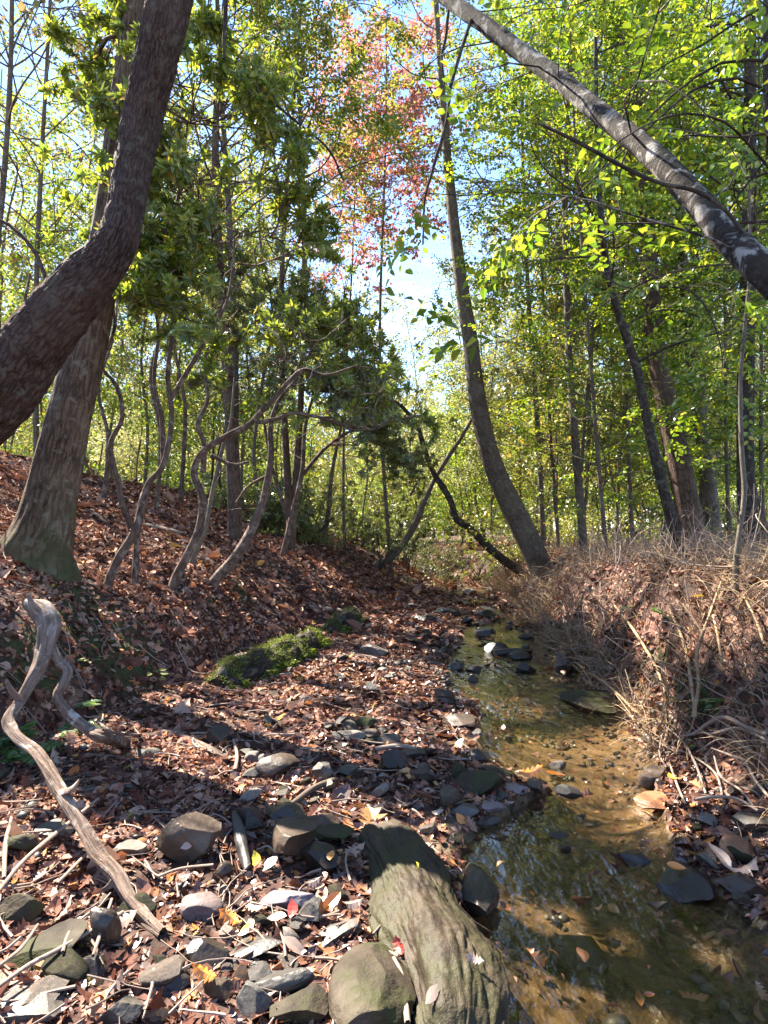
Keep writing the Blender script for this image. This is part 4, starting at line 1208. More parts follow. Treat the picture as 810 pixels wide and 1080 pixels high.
# its thin dark neighbour leaning left, and the stem crossing it
S, d = based(556, 610, 10, [(536, 594, 9), (515, 577, 9), (492, 555, 8), (480, 546, 8), (476, 530, 7), (466, 512, 7), (458, 500, 6), (448, 475, 6), (440, 450, 5), (425, 430, 4), (410, 420, 3)])
lim = limbs_for(spline(S, .1), 6, .7, .99, 1.2, .8, TR, .3, .4, .1)
tree('leaning_sapling', 'thin dark sapling leaning left low over the creek', 'sapling', S, 'bark_dark', lim, crown_geo(lim, 'whorl', TR, .2, .3, .5, .3, .2, radial=True, dens=.5), 'leaf_laurel', sides=10, disp=rough(.1), step=.05)
S, d = based(395, 598, 9, [(412, 588, 8), (425, 574, 7), (438, 552, 7), (447, 530, 6), (457, 508, 5), (470, 486, 5), (486, 462, 4), (500, 438, 3)])
lim = limbs_for(spline(S, .1), 5, .7, .99, 1.2, .8, TR, .3, .4, .1)
tree('leaning_sapling', 'thin grey sapling leaning right from the left bank, crossing the dark one', 'sapling', S, 'bark_grey', lim, crown_geo(lim, 'beech', TR, .3, .4, .5, .3, .3, dens=.5), 'leaf_yellow', sides=10, disp=rough(.1), step=.05)

# --- right bank trunks
def bank_tree(label, base, w, pts, bark, nl, L, t0, kind='beech', leafm='leaf_beech', leaf=.38, dens=.9, back=0., sides=18, el=.35, step=.36, sub=.9, dd=.0, name='tree', sst=.26):
    d = back
    x0 = (base[0] - 405) / F * d; by = 560 + (1.35 - float(zt(x0, d))) / d * F
    S = px_line([(base[0], by, w)] + [(a, b, c) for a, b, c in pts], d, .3)
    zb = float(zt(S[1, 0], S[1, 1])); S[0, 2] = min(S[0, 2], zb - .2)
    Sb = spline(S, .1)
    lim = limbs_for(Sb, nl, t0, .98, L, L * .6, TR, el, .3, .05, az0=TR.uniform(0, 6))
    g = crown_geo(lim, kind, TR, leaf, step, sub, .2, sst, dens=dens)
    return tree(name, label, 'tree', S, bark, lim, g, leafm, sides=sides, disp=rough(.07), step=.06)


bank_tree('thin dark trunk leaning left on the right bank in front of the thick one', (720, 584), 13, [(706, 540, 11), (693, 490, 11), (684, 450, 10), (673, 395, 9), (664, 365, 9), (652, 330, 8), (640, 280, 7), (634, 230, 6), (630, 150, 5), (628, 40, 4)], 'bark_dark', 14, 2.2, .4, back=6.6)
bank_tree('thick brown trunk standing behind the thin dark leaning one', (732, 572), 27, [(724, 530, 25), (714, 480, 24), (704, 430, 22), (694, 380, 20), (686, 310, 18), (680, 200, 15), (676, 60, 12), (672, -100, 8)], 'bark_brown', 16, 3.2, .5, back=8.8, sides=30)
bank_tree('straight slender grey trunk right of the thick brown one', (756, 570), 15, [(748, 520, 14), (741, 470, 13), (735, 420, 12), (728, 370, 11), (722, 300, 10), (716, 200, 8), (712, 80, 6)], 'bark_grey', 14, 2.4, .45, back=10.2)
bank_tree('dark shaggy trunk near the right edge', (792, 584), 22, [(788, 540, 19), (786, 480, 17), (786, 420, 17), (788, 340, 16), (790, 240, 14), (791, 100, 12), (792, -60, 8)], 'bark_dark', 16, 2.6, .4, back=7.2)
bank_tree('slim grey sapling close to the camera on the right bank', (776, 716), 6, [(777, 660, 6), (776, 600, 6), (780, 560, 5), (785, 520, 5), (782, 470, 5), (781, 400, 4), (786, 340, 4), (791, 280, 3), (790, 200, 3)], 'bark_pale', 6, .45, .7, leaf=.2, name='sapling', back=3.9)
for (px, py, bk, w, topx, leafm, lb) in [(640, 575, 8.6, 8, 600, 'leaf_beech', 'young beech left of the thin dark leaning trunk with layered green sprays'), (668, 572, 10.4, 8, 650, 'leaf_beech', 'young beech directly behind the thin dark leaning trunk'),
                                    (610, 580, 10.6, 7, 640, 'leaf_yellow', 'yellow green young beech right behind the curved creek tree'), (590, 580, 13, 7, 560, 'leaf_yellow', 'pale yellow young tree seen right of the curved creek trunk'),
                                    (700, 572, 11.6, 8, 720, 'leaf_beech', 'young beech between the thick trunk and the slender grey one'), (770, 578, 9.2, 7, 760, 'leaf_beech', 'young beech just left of the dark shaggy trunk'),
                                    (806, 585, 8.2, 8, 800, 'leaf_beech', 'young beech at the right edge behind the shaggy trunk'), (650, 570, 14, 8, 680, 'leaf_yellow', 'yellowing young beech deep in the right woods')]:
    w *= .62
    bank_tree(lb, (px, py), w, [(px - 2 + (topx - px) * .2, py - 100, w * .85), (px + (topx - px) * .5, py - 230, w * .7), (px + (topx - px) * .8, py - 400, w * .5), (topx, py - 560, w * .35)], 'bark_grey', 30, 2.1, .16, leafm=leafm, back=bk, name='young_beech', dens=.85)

# --- leaning birch across the upper right corner
S = px_line([(1130, 640, 70, 2.3), (1000, 470, 62, 2.35), (900, 375, 52, 2.45), (812, 292, 46, 2.6), (770, 252, 42, 2.75), (735, 212, 38, 2.9), (690, 165, 33, 3.1), (640, 125, 29, 3.35), (595, 88, 26, 3.6), (550, 55, 24, 3.85), (505, 22, 22, 4.1), (462, -8, 20, 4.4), (410, -45, 18, 4.8), (330, -120, 14, 5.4)], wf=.72)
S[0, 2] = float(zt(S[0, 0], S[0, 1])) - .2
Sb = spline(S, .1)
lim = limbs_for(Sb, 20, .2, .95, 1.3, 1.1, TR, .6, .4, .25)
for q in lim: q[:, 3] *= .5
g = crown_geo(lim, 'beech', TR, .30, .33, .6, .3, .26, dens=.75)
def birchy(th, s, r):
    return r * (.05 * vn3(np.cos(th) * 2, np.sin(th) * 2, s * 9) + .05 * np.maximum(vn3(np.cos(th) * 3, np.sin(th) * 3, s * 18), 0) + .03 * vn3(np.cos(th) * 9, np.sin(th) * 9, s * 30))
tree('leaning_birch', 'pale patchy trunk slanting across the upper right corner', 'tree', S, 'bark_birch', lim, g, 'leaf_beech', sides=48, disp=birchy, step=.015)
# tree standing at the right edge, crown over the corner
S = px_line([(850, 600, 26, 3.4), (838, 400, 24, 3.4), (828, 200, 22, 3.4), (818, 120, 22, 3.4), (817, 0, 21, 3.4), (815, -150, 18, 3.4), (812, -400, 12, 3.5)], None, .6)
lim = limbs_for(spline(S, .1), 22, .34, .97, 2.2, 1.6, TR, .25, .35, .05, azs=(1.3, 4.4))
for q in lim: q[:, 3] *= .55
g = crown_geo(lim, 'beech', TR, .40, .32, .8, .2, .27, dens=.85)
tree('beech_tree', 'brown trunk just inside the upper right edge with broad green leaves', 'tree', S, 'bark_dark', lim, g, 'leaf_beech', sides=24, disp=rough(.06), step=.05)

# --- tall crowns over the middle
def tall(label, px, depth, h, lean, bark, leafm, kind, nl, L, t0, leaf, w=.2, dens=.7, seed=0, step=.45, sub=1.1, name='tree', sst=.32):
    rng = np.random.default_rng(seed)
    x = (px - 405) / F * depth; z0 = float(zt(x, depth))
    pts = [(x, depth, z0 - .3, w * 1.2)]
    for u in np.linspace(0, 1, 8):
        pts.append((x + lean * u * h + .15 * math.sin(u * 5 + seed), depth + .1 * math.sin(u * 4 + seed * 2), z0 + u * h, w * (1 - .85 * u) + .008))
    S = np.array(pts)
    lim = limbs_for(spline(S, .2), nl, t0, .98, L, L * .55, rng, .55, .3, .15)
    lim = lit(lim, rng)
    g = crown_geo(lim, kind, rng, leaf, step, sub, .2, sst, dens=dens, twig_r=.005)
    return tree(name, label, 'tree', S, bark, lim, g, leafm, sides=14, disp=rough(.06), step=.12)


tall('red maple glowing pink and orange above the middle of the creek', 412, 14, 12.6, -.02, 'bark_grey', 'leaf_red', 'maple', 36, 2.2, .62, .44, .04, .9, 3, name='red_maple')
tall('slim second red maple with thin pinkish crown left of the first', 368, 16, 13, .0, 'bark_grey', 'leaf_red', 'maple', 30, 2.2, .55, .44, .03, .7, 4, name='red_maple')
tall('tall yellow green tree left of the red maple, crown filling the top middle', 310, 10.5, 12.5, .0, 'bark_grey', 'leaf_yellow', 'beech', 40, 2.8, .42, .42, .06, .95, 6)
tall('tall green tree rising behind the forked laurel', 235, 9.5, 12, .0, 'bark_grey', 'leaf_beech', 'beech', 38, 2.6, .4, .42, .06, .95, 7)
tall('tall yellow green tree right of the red maple', 565, 13.5, 14, -.01, 'bark_grey', 'leaf_yellow', 'beech', 36, 2.9, .42, .42, .055, .9, 8)
tall('tall green tree over the right woods behind the leaning birch', 610, 10, 12.5, .0, 'bark_grey', 'leaf_beech', 'beech', 38, 2.9, .34, .42, .06, .95, 9)
tall('tall pale tree with thin brownish leaves beyond the big grey trunk', 40, 11, 13, .0, 'bark_grey', 'leaf_oak', 'loose', 60, 3.0, .32, .30, .045, 1, 10)
tall('second tall tree with sparse brown leaves at the upper left edge', -20, 9, 12, .02, 'bark_grey', 'leaf_oak', 'loose', 60, 3.0, .32, .30, .045, 1, 12)
tall('tall green tree far right behind the young beeches', 740, 11, 13, -.02, 'bark_grey', 'leaf_beech', 'beech', 38, 2.9, .32, .42, .08, .95, 13)
tall('brown trunk behind the wavy laurels on the slope', 236, 9.2, 9, .0, 'bark_brown', 'leaf_yellow', 'beech', 26, 2.4, .42, .4, .10, .9, 14)
tall('dead grey stub like trunk behind the leaning stem laurel', 302, 10.5, 10, .01, 'bark_brown', 'leaf_yellow', 'beech', 26, 2.3, .4, .4, .06, .9, 15)

# --- woods behind: five kinds of slim tree, copied
def wood_proto(i):
    rng = np.random.default_rng(300 + i)
    h = [11, 9, 12, 7, 10][i]; w = [.036, .03, .045, .026, .033][i]
    S = np.array([(0, 0, -.4, w * 1.2)] + [(rng.normal(0, .1) + .3 * u * rng.normal(), rng.normal(0, .1), u * h, w * (1 - .85 * u) + .006) for u in np.linspace(0, 1, 8)])
    lim = limbs_for(spline(S, .2), [24, 22, 24, 24, 20][i], [.2, .15, .3, .1, .22][i], .98, [2.6, 2.2, 2.6, 1.9, 2.3][i], 1.0, rng, .4, .3, .1)
    g = crown_geo(lim, 'fine', rng, .62, .42, 1.1, .15, .32, carve=False, dens=[.8, .7, .65, .9, .5][i], twig_r=.005)
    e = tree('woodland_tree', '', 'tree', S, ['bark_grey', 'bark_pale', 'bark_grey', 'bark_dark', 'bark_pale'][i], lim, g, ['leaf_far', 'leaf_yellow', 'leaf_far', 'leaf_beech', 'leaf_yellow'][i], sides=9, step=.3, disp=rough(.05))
    return e


PRO = [wood_proto(i) for i in range(5)]
kinds_w = ['pale yellow leaved woodland tree', 'thin pale stemmed yellow green tree', 'tall open crowned woodland tree', 'small bushy green woodland tree', 'sparse pale stemmed woodland tree']


def plant_copy(p, loc, s, rz, label, group):
    r = p.copy(); COL.objects.link(r); r.location = loc; r.scale = (s, s, s * 1.0); r.rotation_euler = (0, 0, rz)
    tag(r, label, 'tree', group)
    for ch in p.children:
        c = ch.copy(); COL.objects.link(c); c.parent = r
    return r


WR = np.random.default_rng(55)
first = [True] * 5
for (x0, x1, d0, d1, n, where) in [(560, 830, 12, 20, 17, 'in the woods beyond the right bank'), (560, 860, 20, 36, 26, 'deep in the woods beyond the right bank'), (-60, 300, 11.5, 20, 15, 'beyond the crest of the left slope'),
                                   (-80, 360, 20, 36, 22, 'far beyond the crest of the left slope'), (355, 560, 20, 30, 10, 'straight up the creek'), (340, 580, 30, 45, 16, 'far up the creek valley')]:
    for q in range(n):
        px = x0 + (x1 - x0) * (q + WR.random()) / n; d = WR.uniform(d0, d1); x = (px - 405) / F * d
        if np.interp(d, YL, XL) - .5 < x < np.interp(d, YK, XR) + .3 and d < 32: x = float(np.interp(d, YK, XR)) + WR.uniform(.5, 2)
        k = int(WR.integers(0, 5)); loc = (x, d, float(zt(x, d)) - .02)
        lb, gr = f'{kinds_w[k]} {where}', f'{kinds_w[k]}s {where}'
        s = WR.uniform(.75, 1.15)
        if first[k]:
            PRO[k].location = loc; PRO[k].scale = (s,) * 3; tag(PRO[k], lb, 'tree', gr); first[k] = False
        else:
            plant_copy(PRO[k], loc, s, WR.uniform(0, 6.28), lb, gr)


def far_forest():
    rng = np.random.default_rng(88); g = Geo()
    for q in range(420):
        d = rng.uniform(42, 95); px = rng.uniform(-150, 960); x = (px - 405) / F * d
        h = rng.uniform(8, 13); z0 = float(zt(x, d)); 
        g.add(*tube(np.array([(x, d, z0 - .5), (x + rng.normal(0, .4), d, z0 + h * .5), (x + rng.normal(0, .6), d, z0 + h)]), np.array([.14, .1, .03]), 4)[:2], mi=0)
        k = 34
        u = rng.random(k); pos = np.stack([x + rng.normal(0, 1.5, k), d + rng.normal(0, 1.5, k), z0 + h * (.12 + .88 * u)], -1)
        g.add(*inst(SPR['far'], pos, rand_frames(np.tile([0, 0, 1.], (k, 1)), rng, .4), rng.uniform(1.1, 1.9, k), rng), mi=1)
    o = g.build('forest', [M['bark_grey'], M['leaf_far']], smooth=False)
    tag(o, 'distant yellow green forest closing the view', 'forest', kind='stuff')


far_forest()
print('TREES done', sum(len(o.data.polygons) for o in sc.objects if o.type == 'MESH'))

# ------------------------------------------------------------------ driftwood, log, roots, sticks, vines
def above(px, py, d, gap=.01):
    """Point on the pixel's ray, never inside the ground."""
    return at(px, py, min(d, hit(px, py)[1] - gap))


def wood_line(pts, gap=.03, step=.02, sides=10, amp=.14, wf=1.):
    P = []
    for q in pts:
        h = hit(q[0], min(q[1], 1079))
        d = q[3] if len(q) > 3 and q[3] is not None else h[1]
        p = above(q[0], min(q[1], 1079), d, gap); P.append((*p, q[2] * wf / 2 / F * p[1]))
    S = spline(np.array(P), step)
    return tube(S[:, :3], S[:, 3], sides, rough(amp, 2.5) if amp < .2 else twist(amp)), np.array(P)


def twist(amp):
    def d(th, s, r):
        a = np.cos(3 * th + s * 9) * .5 + vn3(np.cos(th) * 2, np.sin(th) * 2, s * 9) + .5 * vn3(np.cos(th) * 6, np.sin(th) * 6, s * 14)
        return r * amp * a
    return d


def wood(name, label, cat, lines, mat, group=None, part='limb', **kw):
    first = np.array(wood_line(lines[0], **kw)[1])[0, :3]
    if len(lines) == 1:
        (V, Q, uv), P = wood_line(lines[0], **kw)
        o = Geo().add(V, Q, uv).build(name, M[mat], None, P[len(P) // 2, :3])
        return tag(o, label, cat, group)
    e = empty(name, first); tag(e, label, cat, group)
    for ln in lines:
        (V, Q, uv), P = wood_line(ln, **kw); Geo().add(V, Q, uv).build(part, M[mat], e, first)
    return e


wood('driftwood_branch', 'forked weathered driftwood branch lying down the left bank', 'driftwood',
     [[(28, 636, 12, 3.2), (44, 644, 26, 3.17), (52, 660, 26, 3.12), (46, 690, 19, 3.05), (34, 715, 17, 2.97), (20, 740, 15, 2.9), (9, 760, 15, 2.8), (18, 778, 15, 2.72), (40, 797, 15, 2.65), (62, 832, 16, 2.5), (88, 876, 17, 2.35), (104, 902, 20, 2.27), (122, 922, 18, 2.2), (135, 945, 17, 2.13), (152, 966, 19, 2.07), (172, 984, 14, 2.03)],
      [(54, 656, 18, 3.12), (52, 680, 15, 3.1), (62, 700, 14, 3.1), (70, 708, 14, 3.1), (66, 722, 13, 3.06), (60, 735, 13, 3.04), (72, 752, 13, 3.0), (92, 768, 15, 2.95), (110, 778, 15, 2.9), (135, 782, 12, None), (160, 777, 10, None), (184, 774, 11, None), (212, 786, 9, None), (244, 801, 6, None)],
      [(22, 739, 9, 2.89), (12, 728, 7, 2.85), (6, 716, 3, 2.84)], [(66, 838, 10, 2.47), (76, 832, 7, 2.44), (84, 822, 3, 2.44)], [(124, 924, 11, 2.19), (116, 934, 8, 2.17), (108, 938, 3, 2.17)], [(46, 648, 14, 3.15), (36, 640, 9, 3.12), (30, 628, 4, 3.12)],
      [(104, 762, 4, 2.93), (122, 773, 4, 2.9), (150, 775, 4, None), (178, 772, 3, None)]], 'drift', step=.010, sides=24, amp=.26, wf=.76)


def mossy_log():
    a, b = hit(238, 722) - [0, 0, .05], hit(332, 680) - [0, 0, .06]
    c1, c2 = hit(350, 668) - [0, 0, .05], hit(372, 652) - [0, 0, .06]
    e = empty('mossy_log', a); tag(e, 'moss covered log along the foot of the left bank, lit on top', 'log')
    rng = np.random.default_rng(4)
    for (p, q, r) in ((a, b, .125), (c1, c2, .11)):
        m = (p + q) / 2 + np.array([.06, .1, 0])
        S = np.array([(*(p + [0, 0, .06]), r), (*(m + [0, 0, .10]), r * 1.1), (*(q + [0, 0, .1]), r * .85)])
        S = np.vstack([np.hstack([p + (p - m) * .08 + [0, 0, .05], [.04]]), S, np.hstack([q + (q - m) * .08 + [0, 0, .06], [.04]])])
        Sp = spline(S, .03)
        V, Q, uv = tube(Sp[:, :3], Sp[:, 3], 26, rough(.5, 1.7))
        wd = Geo().add(V, Q, uv).build('wood', M['bark_dark'], e, a)
        n = len(V); k = rng.integers(0, n, 26000 if r > .12 else 9000)
        cen = np.repeat(Sp[:, :3], 27, 0)
        nn = nrm(V - cen)[k]; keep = (nn[:, 2] > -.35) & (vn3(V[k][:, 0] * 4, V[k][:, 1] * 4, V[k][:, 2] * 4) > -.2)
        P = V[k][keep] + rng.normal(0, .012, (keep.sum(), 3)); nn = nn[keep]
        X = nrm(nn + np.array([0, -.1, -.5]) * (1 - nn[:, 2:3]) + rng.normal(0, .4, nn.shape))
        g = Geo().add(*inst([leaf4(.13, .2), leaf4(.10, .4)], P, frames(X, rng.normal(size=X.shape)), rng.uniform(.012, .03, len(P)) * (1 + 2.0 * (nn[:, 2] < .2)), rng))
        g.build('moss', M['moss'], wd, a, smooth=False)
    # grass blades hanging from the near end


mossy_log()
for pts, lb in [([(812, 773, 8, None), (788, 764, 8, None), (765, 760, 8, None), (748, 763, 7, None), (730, 772, 5, None), (716, 778, 3, None)], 'pale root branch sticking out flat over the right bank, thickest of the tangle'),
                ([(812, 782, 6, None), (780, 773, 6, None), (752, 771, 5, None), (735, 776, 3, None)], 'pale root just under the thickest flat one'),
                ([(812, 842, 5, None), (800, 822, 5, None), (784, 803, 5, None), (764, 794, 4, None), (750, 792, 3, None)], 'whitish root curving up at the right edge'),
                ([(744, 836, 4, None), (734, 806, 4, None), (718, 784, 3, None), (706, 764, 2, None)], 'thin pale root hanging down to the squarish stone'),
                ([(764, 850, 4, None), (748, 820, 4, None), (730, 798, 3, None), (712, 790, 2, None)], 'thin root crossing the middle of the tangle'),
                ([(794, 852, 4, None), (778, 836, 4, None), (764, 814, 4, None), (752, 800, 3, None)], 'bent white root right of the tangle middle'),
                ([(735, 845, 5, None), (752, 838, 5, None), (775, 842, 5, None), (802, 856, 5, None)], 'arched root at the foot of the right bank tangle'),
                ([(702, 812, 3, None), (692, 792, 3, None), (700, 772, 2, None), (708, 756, 2, None)], 'leftmost thin root above the squarish stone'),
                ([(810, 800, 4, None), (786, 790, 4, None), (760, 783, 3, None), (736, 786, 2, None)], 'thin root between the flat roots and the bent white root'),
                ([(724, 846, 4, None), (716, 826, 4, None), (708, 806, 3, None)], 'short pale root at the waterline below the leftmost one')]:
    wood('exposed_root', lb, 'root', [[(a + TR.normal(0, 3), b + TR.normal(0, 3), c * .62, z) for a, b, c, z in pts]], 'dead', gap=.10, sides=7, amp=.12)
wood('exposed_root', 'bent pale root reaching out of the bank above the leaf strewn boulder', 'root', [[(647, 708, 5, None), (628, 698, 7, None), (608, 694, 6, None), (598, 688, 6, None), (596, 668, 5, None), (597, 650, 4, None)]], 'dead', gap=.08, sides=8)

STK = [([(-5, 944, 3), (27, 906, 4), (76, 865, 3), (104, 842, 2)], 'thin pale stick rising from the left edge to the driftwood'), ([(-5, 1043, 4), (30, 1018, 4), (66, 999, 4), (130, 962, 3)], 'long pale stick crossing the lower left corner'),
       ([(60, 932, 3), (82, 910, 3), (104, 888, 2)], 'short pale stick parallel to the driftwood'), ([(98, 1008, 3), (108, 978, 3), (118, 948, 2)], 'steep pale twig under the driftwood end'),
       ([(66, 1004, 3), (72, 985, 3), (82, 972, 2), (96, 962, 2)], 'bent twig joined to the long pale stick'), ([(4, 926, 3), (6, 890, 4), (12, 862, 2)], 'upright twig with buds at the left edge'),
       ([(-5, 1022, 3), (22, 1000, 3), (40, 975, 2)], 'twig at the left edge above the long pale stick'), ([(166, 925, 2), (190, 916, 2), (225, 912, 2)], 'hair thin twig in front of the standing brown slab'),
       ([(415, 1010, 4), (424, 1030, 5), (428, 1060, 6), (430, 1079, 6)], 'pale stick wedged between the two boulders'), ([(385, 1075, 3), (395, 1003, 2), (420, 1008, 2)], 'fine twig over the mossy boulder'),
       ([(146, 553, 5), (165, 557, 7), (192, 563, 5)], 'pale broken branch lying on the slope behind the laurels'), ([(305, 850, 5), (330, 832, 6), (352, 822, 4)], 'dark stick lying behind the touching grey cobbles'),
       ([(395, 790, 4), (420, 787, 5), (440, 790, 4)], 'pale stick lying flat on the bar by the water'), ([(430, 628, 3), (436, 638, 3), (440, 645, 2)], 'short pale stick standing in the upstream rapids'),
       ([(248, 812, 3), (250, 796, 3), (246, 780, 2)], 'small upright twig near the driftwood tip'), ([(325, 640, 4), (355, 644, 6), (378, 648, 4)], 'pale fallen branch on the sunlit slope above the log')]
for pts, lb in STK:
    wood('stick', lb, 'stick', [[(a, b, c + .6) for a, b, c in pts]], 'dark_w' if 'dark stick' in lb else 'dead', gap=.085, sides=6, amp=.1)

for pts, nm, lb in [([(497, 20, 7, 4.1), (490, 42, 6, 4.05), (476, 88, 6, 4.0), (471, 128, 6, 4), (456, 180, 5, 4), (448, 212, 5, 4), (446, 258, 3, 4)], 'hanging_branch', 'dark crooked branch hanging from the birch towards the red leaves'),
                    ([(474, 2, 5, 4.3), (470, 40, 5, 4.3), (466, 62, 4, 4.3), (470, 96, 3, 4.3)], 'hanging_branch', 'short dark branch hanging left of the crooked one'),
                    ([(568, 130, 5, 2.75), (610, 150, 6, 2.72), (650, 172, 6, 2.7), (690, 191, 7, 2.65), (735, 202, 7, 2.6), (765, 222, 7, 2.6), (783, 246, 6, 2.6)], 'dead_branch', 'thin dark branch crossing in front of the slanting birch'),
                    ([(239, -20, 8, 3.4), (237, 30, 7, 3.4), (236, 62, 4, 3.4)], 'hanging_branch', 'dark branch end hanging in at the top beside the leaning oak'),
                    ([(262, 84, 5, 5), (300, 118, 4, 5), (345, 156, 4, 5), (362, 190, 3, 5)], 'dead_branch', 'thin dark branch sloping down in front of the red maple')]:
    P = px_line(pts, wf=.62); Sx = spline(P, .02)
    o = Geo().add(*tube(Sx[:, :3], Sx[:, 3], 8, rough(.2, 3))).build(nm, M['bark_dark'], None, P[0, :3]); tag(o, lb, 'branch')


# ------------------------------------------------------------------ grass, undergrowth, small plants
def blades(P, dirs, length, width, bend, rng, segs=4):
    """Tapering curved blades as one merged array."""
    n = len(P); side = nrm(np.cross(dirs, rng.normal(size=(n, 3)))); d = dirs.copy(); p = P.copy(); rows = []
    for s in range(segs + 1):
        u = s / segs; w = width * (1 - u) ** .7 + .0006
        rows.append(np.stack([p - side * w[:, None], p + side * w[:, None]], 1))
        p = p + d * (length / segs)[:, None]; d = nrm(d + bend / segs)
    V = np.stack(rows, 1).reshape(-1, 3); b = (np.arange(n) * (segs + 1) * 2)[:, None]
    q = np.concatenate([b + np.array([[2 * s, 2 * s + 1, 2 * s + 3, 2 * s + 2]]) for s in range(segs)])
    return V, q


def dry_grass():
    rng = np.random.default_rng(61); g = Geo()
    n = 62000
    y = 2.4 + 13 * rng.random(n) ** 1.3; xr = np.interp(y, YK, XR); off = rng.random(n) ** 1.2 * 4.2 - .02
    x = xr + off
    clump = vn(x, y, 2.0, 70) + .6 * vn(x, y, 5.5, 71)
    m = (np.abs(x / y) < .72) & (clump > rng.uniform(-.35, .7, n)) & ((off > .45) | (y > 3.7))
    x, y, off = x[m], y[m], off[m]; n = len(x)
    P = np.stack([x, y, zt(x, y) - .02], -1)
    a = rng.uniform(0, 6.28, n)
    lean = np.where(off < .9, .28, .12)
    d = nrm(np.stack([np.cos(a) * .7 - lean, np.sin(a) * .7 - .1, np.full(n, 1.)], -1))
    L = rng.uniform(.10, .38, n) * (1 + .35 * (rng.random(n) < .12)) * (1 + .03 * y)
    bend = np.stack([rng.normal(-.5, .5, n) * lean * 1.6, rng.normal(0, .5, n), rng.normal(-1.2, .7, n)], -1)
    g.add(*blades(P, d, L, rng.uniform(.0013, .0038, n) * (1 + .06 * y), bend, rng))
    o = g.build('dry_grass', M['straw'], smooth=False)
    tag(o, 'dry straw coloured grass matted over the right bank', 'dry grass', kind='stuff')
    # brittle stems and twigs woven through it
    g = Geo()
    for q in range(520):
        y = 2.4 + 9 * rng.random() ** 1.3; off = rng.random() ** 1.2 * 2.4; x = float(np.interp(y, YK, XR)) + off
        if abs(x / y) > .72 or (off < .45 and y < 3.6): continue
        p = np.array([x, y, float(zt(x, y)) + rng.uniform(-.02, .12)])
        a = rng.uniform(0, 6.28); e = rng.uniform(-.2, 1.2)
        W = walk(p, (math.cos(a) * math.cos(e) - .25, math.sin(a) * math.cos(e), math.sin(e)), rng.uniform(.2, .8), 6, .35, -.25, rng)
        g.add(*tube(W, np.linspace(.0035, .0012, 7) * rng.uniform(.6, 1.5) * (1 + .05 * y), 4)[:2])
    for q in range(420):                            # upright dead stalks
        y = 2.9 + 8 * rng.random() ** 1.2; off = .05 + rng.random() * 2.2; x = float(np.interp(y, YK, XR)) + off
        if abs(x / y) > .7 or (off < .5 and y < 3.6): continue
        p = np.array([x, y, float(zt(x, y)) - .03]); W = walk(p, (rng.normal(-.12, .3), rng.normal(0, .25), 1), rng.uniform(.25, .75), 6, .2, .0, rng)
        g.add(*tube(W, np.linspace(.0028, .0009, 7) * rng.uniform(.7, 1.5) * (1 + .06 * y), 4)[:2])
        for b in range(rng.integers(0, 4)):
            k = rng.integers(2, 6); W2 = walk(W[k], (rng.normal(), rng.normal(), .8), rng.uniform(.06, .25), 4, .3, 0, rng)
            g.add(*tube(W2, np.linspace(.0016, .0006, 5) * (1 + .06 * y), 3)[:2])
    o = g.build('undergrowth', M['dead'], smooth=True)
    tag(o, 'tangle of brittle pale twigs in the grass of the right bank', 'undergrowth', kind='stuff')


dry_grass()
for pts, lb in [([(731, 757, 4, None), (737, 722, 4, None), (735, 688, 4, None), (748, 650, 3, None), (762, 610, 2, None)], 'straw stem rising in a curve from the bank, right one of the tall pair'),
                ([(734, 757, 4, None), (727, 705, 4, None), (719, 672, 3, None), (705, 640, 2, None)], 'straw stem bending left, left one of the tall pair'),
                ([(702, 730, 3, None), (690, 700, 3, None), (668, 664, 3, None), (646, 636, 2, None)], 'long thin stem slanting across the grassy bank face'),
                ([(672, 752, 3, None), (640, 722, 3, None), (614, 704, 2, None), (600, 692, 2, None)], 'long twig slanting from the root foot up to the bent pale root'),
                ([(806, 680, 3, None), (798, 655, 3, None), (785, 630, 2, None)], 'pale stem at the right edge of the bank'),
                ([(762, 700, 3, None), (757, 670, 3, None), (750, 640, 2, None)], 'dry stem right of the tall straw pair')]:
    wood('dry_stem', lb, 'dry stem', [pts], 'straw', gap=.12, sides=6, amp=.05)


def fern(px, py, R_, n, label, mat='leaf_fresh', seed=0, up=.5):
    rng = np.random.default_rng(seed); b = hit(px, py)
    e = empty('fern', b); tag(e, label, 'fern')
    for i in range(n):
        a = i * 2.4 + rng.normal(0, .3); L = R_ * rng.uniform(.7, 1.1)
        W = walk(b + [0, 0, .01], (math.cos(a), math.sin(a) - .25, up + rng.normal(0, .2)), L, 10, .12, -1.0, rng)
        g = Geo().add(*tube(W, np.linspace(.002, .0006, 11), 4)[:2], mi=0)
        pos, X = [], []
        for k in range(34):
            u = .12 + .88 * k / 34; f = u * 10; j = min(int(f), 9); p = W[j] + (W[j + 1] - W[j]) * (f - j); T = nrm(W[j + 1] - W[j])
            s = nrm(np.cross(T, [0, 0, 1.]) + 1e-6) * (1 if k % 2 else -1)
            pos.append(p); X.append(nrm(s + T * .35 + np.array([0, 0, -.15]))); 
        pos, X = np.array(pos), np.array(X); u = np.linspace(.12, 1, 34)
        sz = L * .26 * np.sin(np.clip(u * 1.05 + .12, 0, 1) * math.pi) ** .7 + .004
        g.add(*inst([leaf4(.17, .1)], pos, frames(X, np.tile([0, 0, 1.], (34, 1)) + rng.normal(0, .25, (34, 3))), sz, rng), mi=1)
        g.build('frond', [M['twig'], M[mat]], e, b, smooth=False)


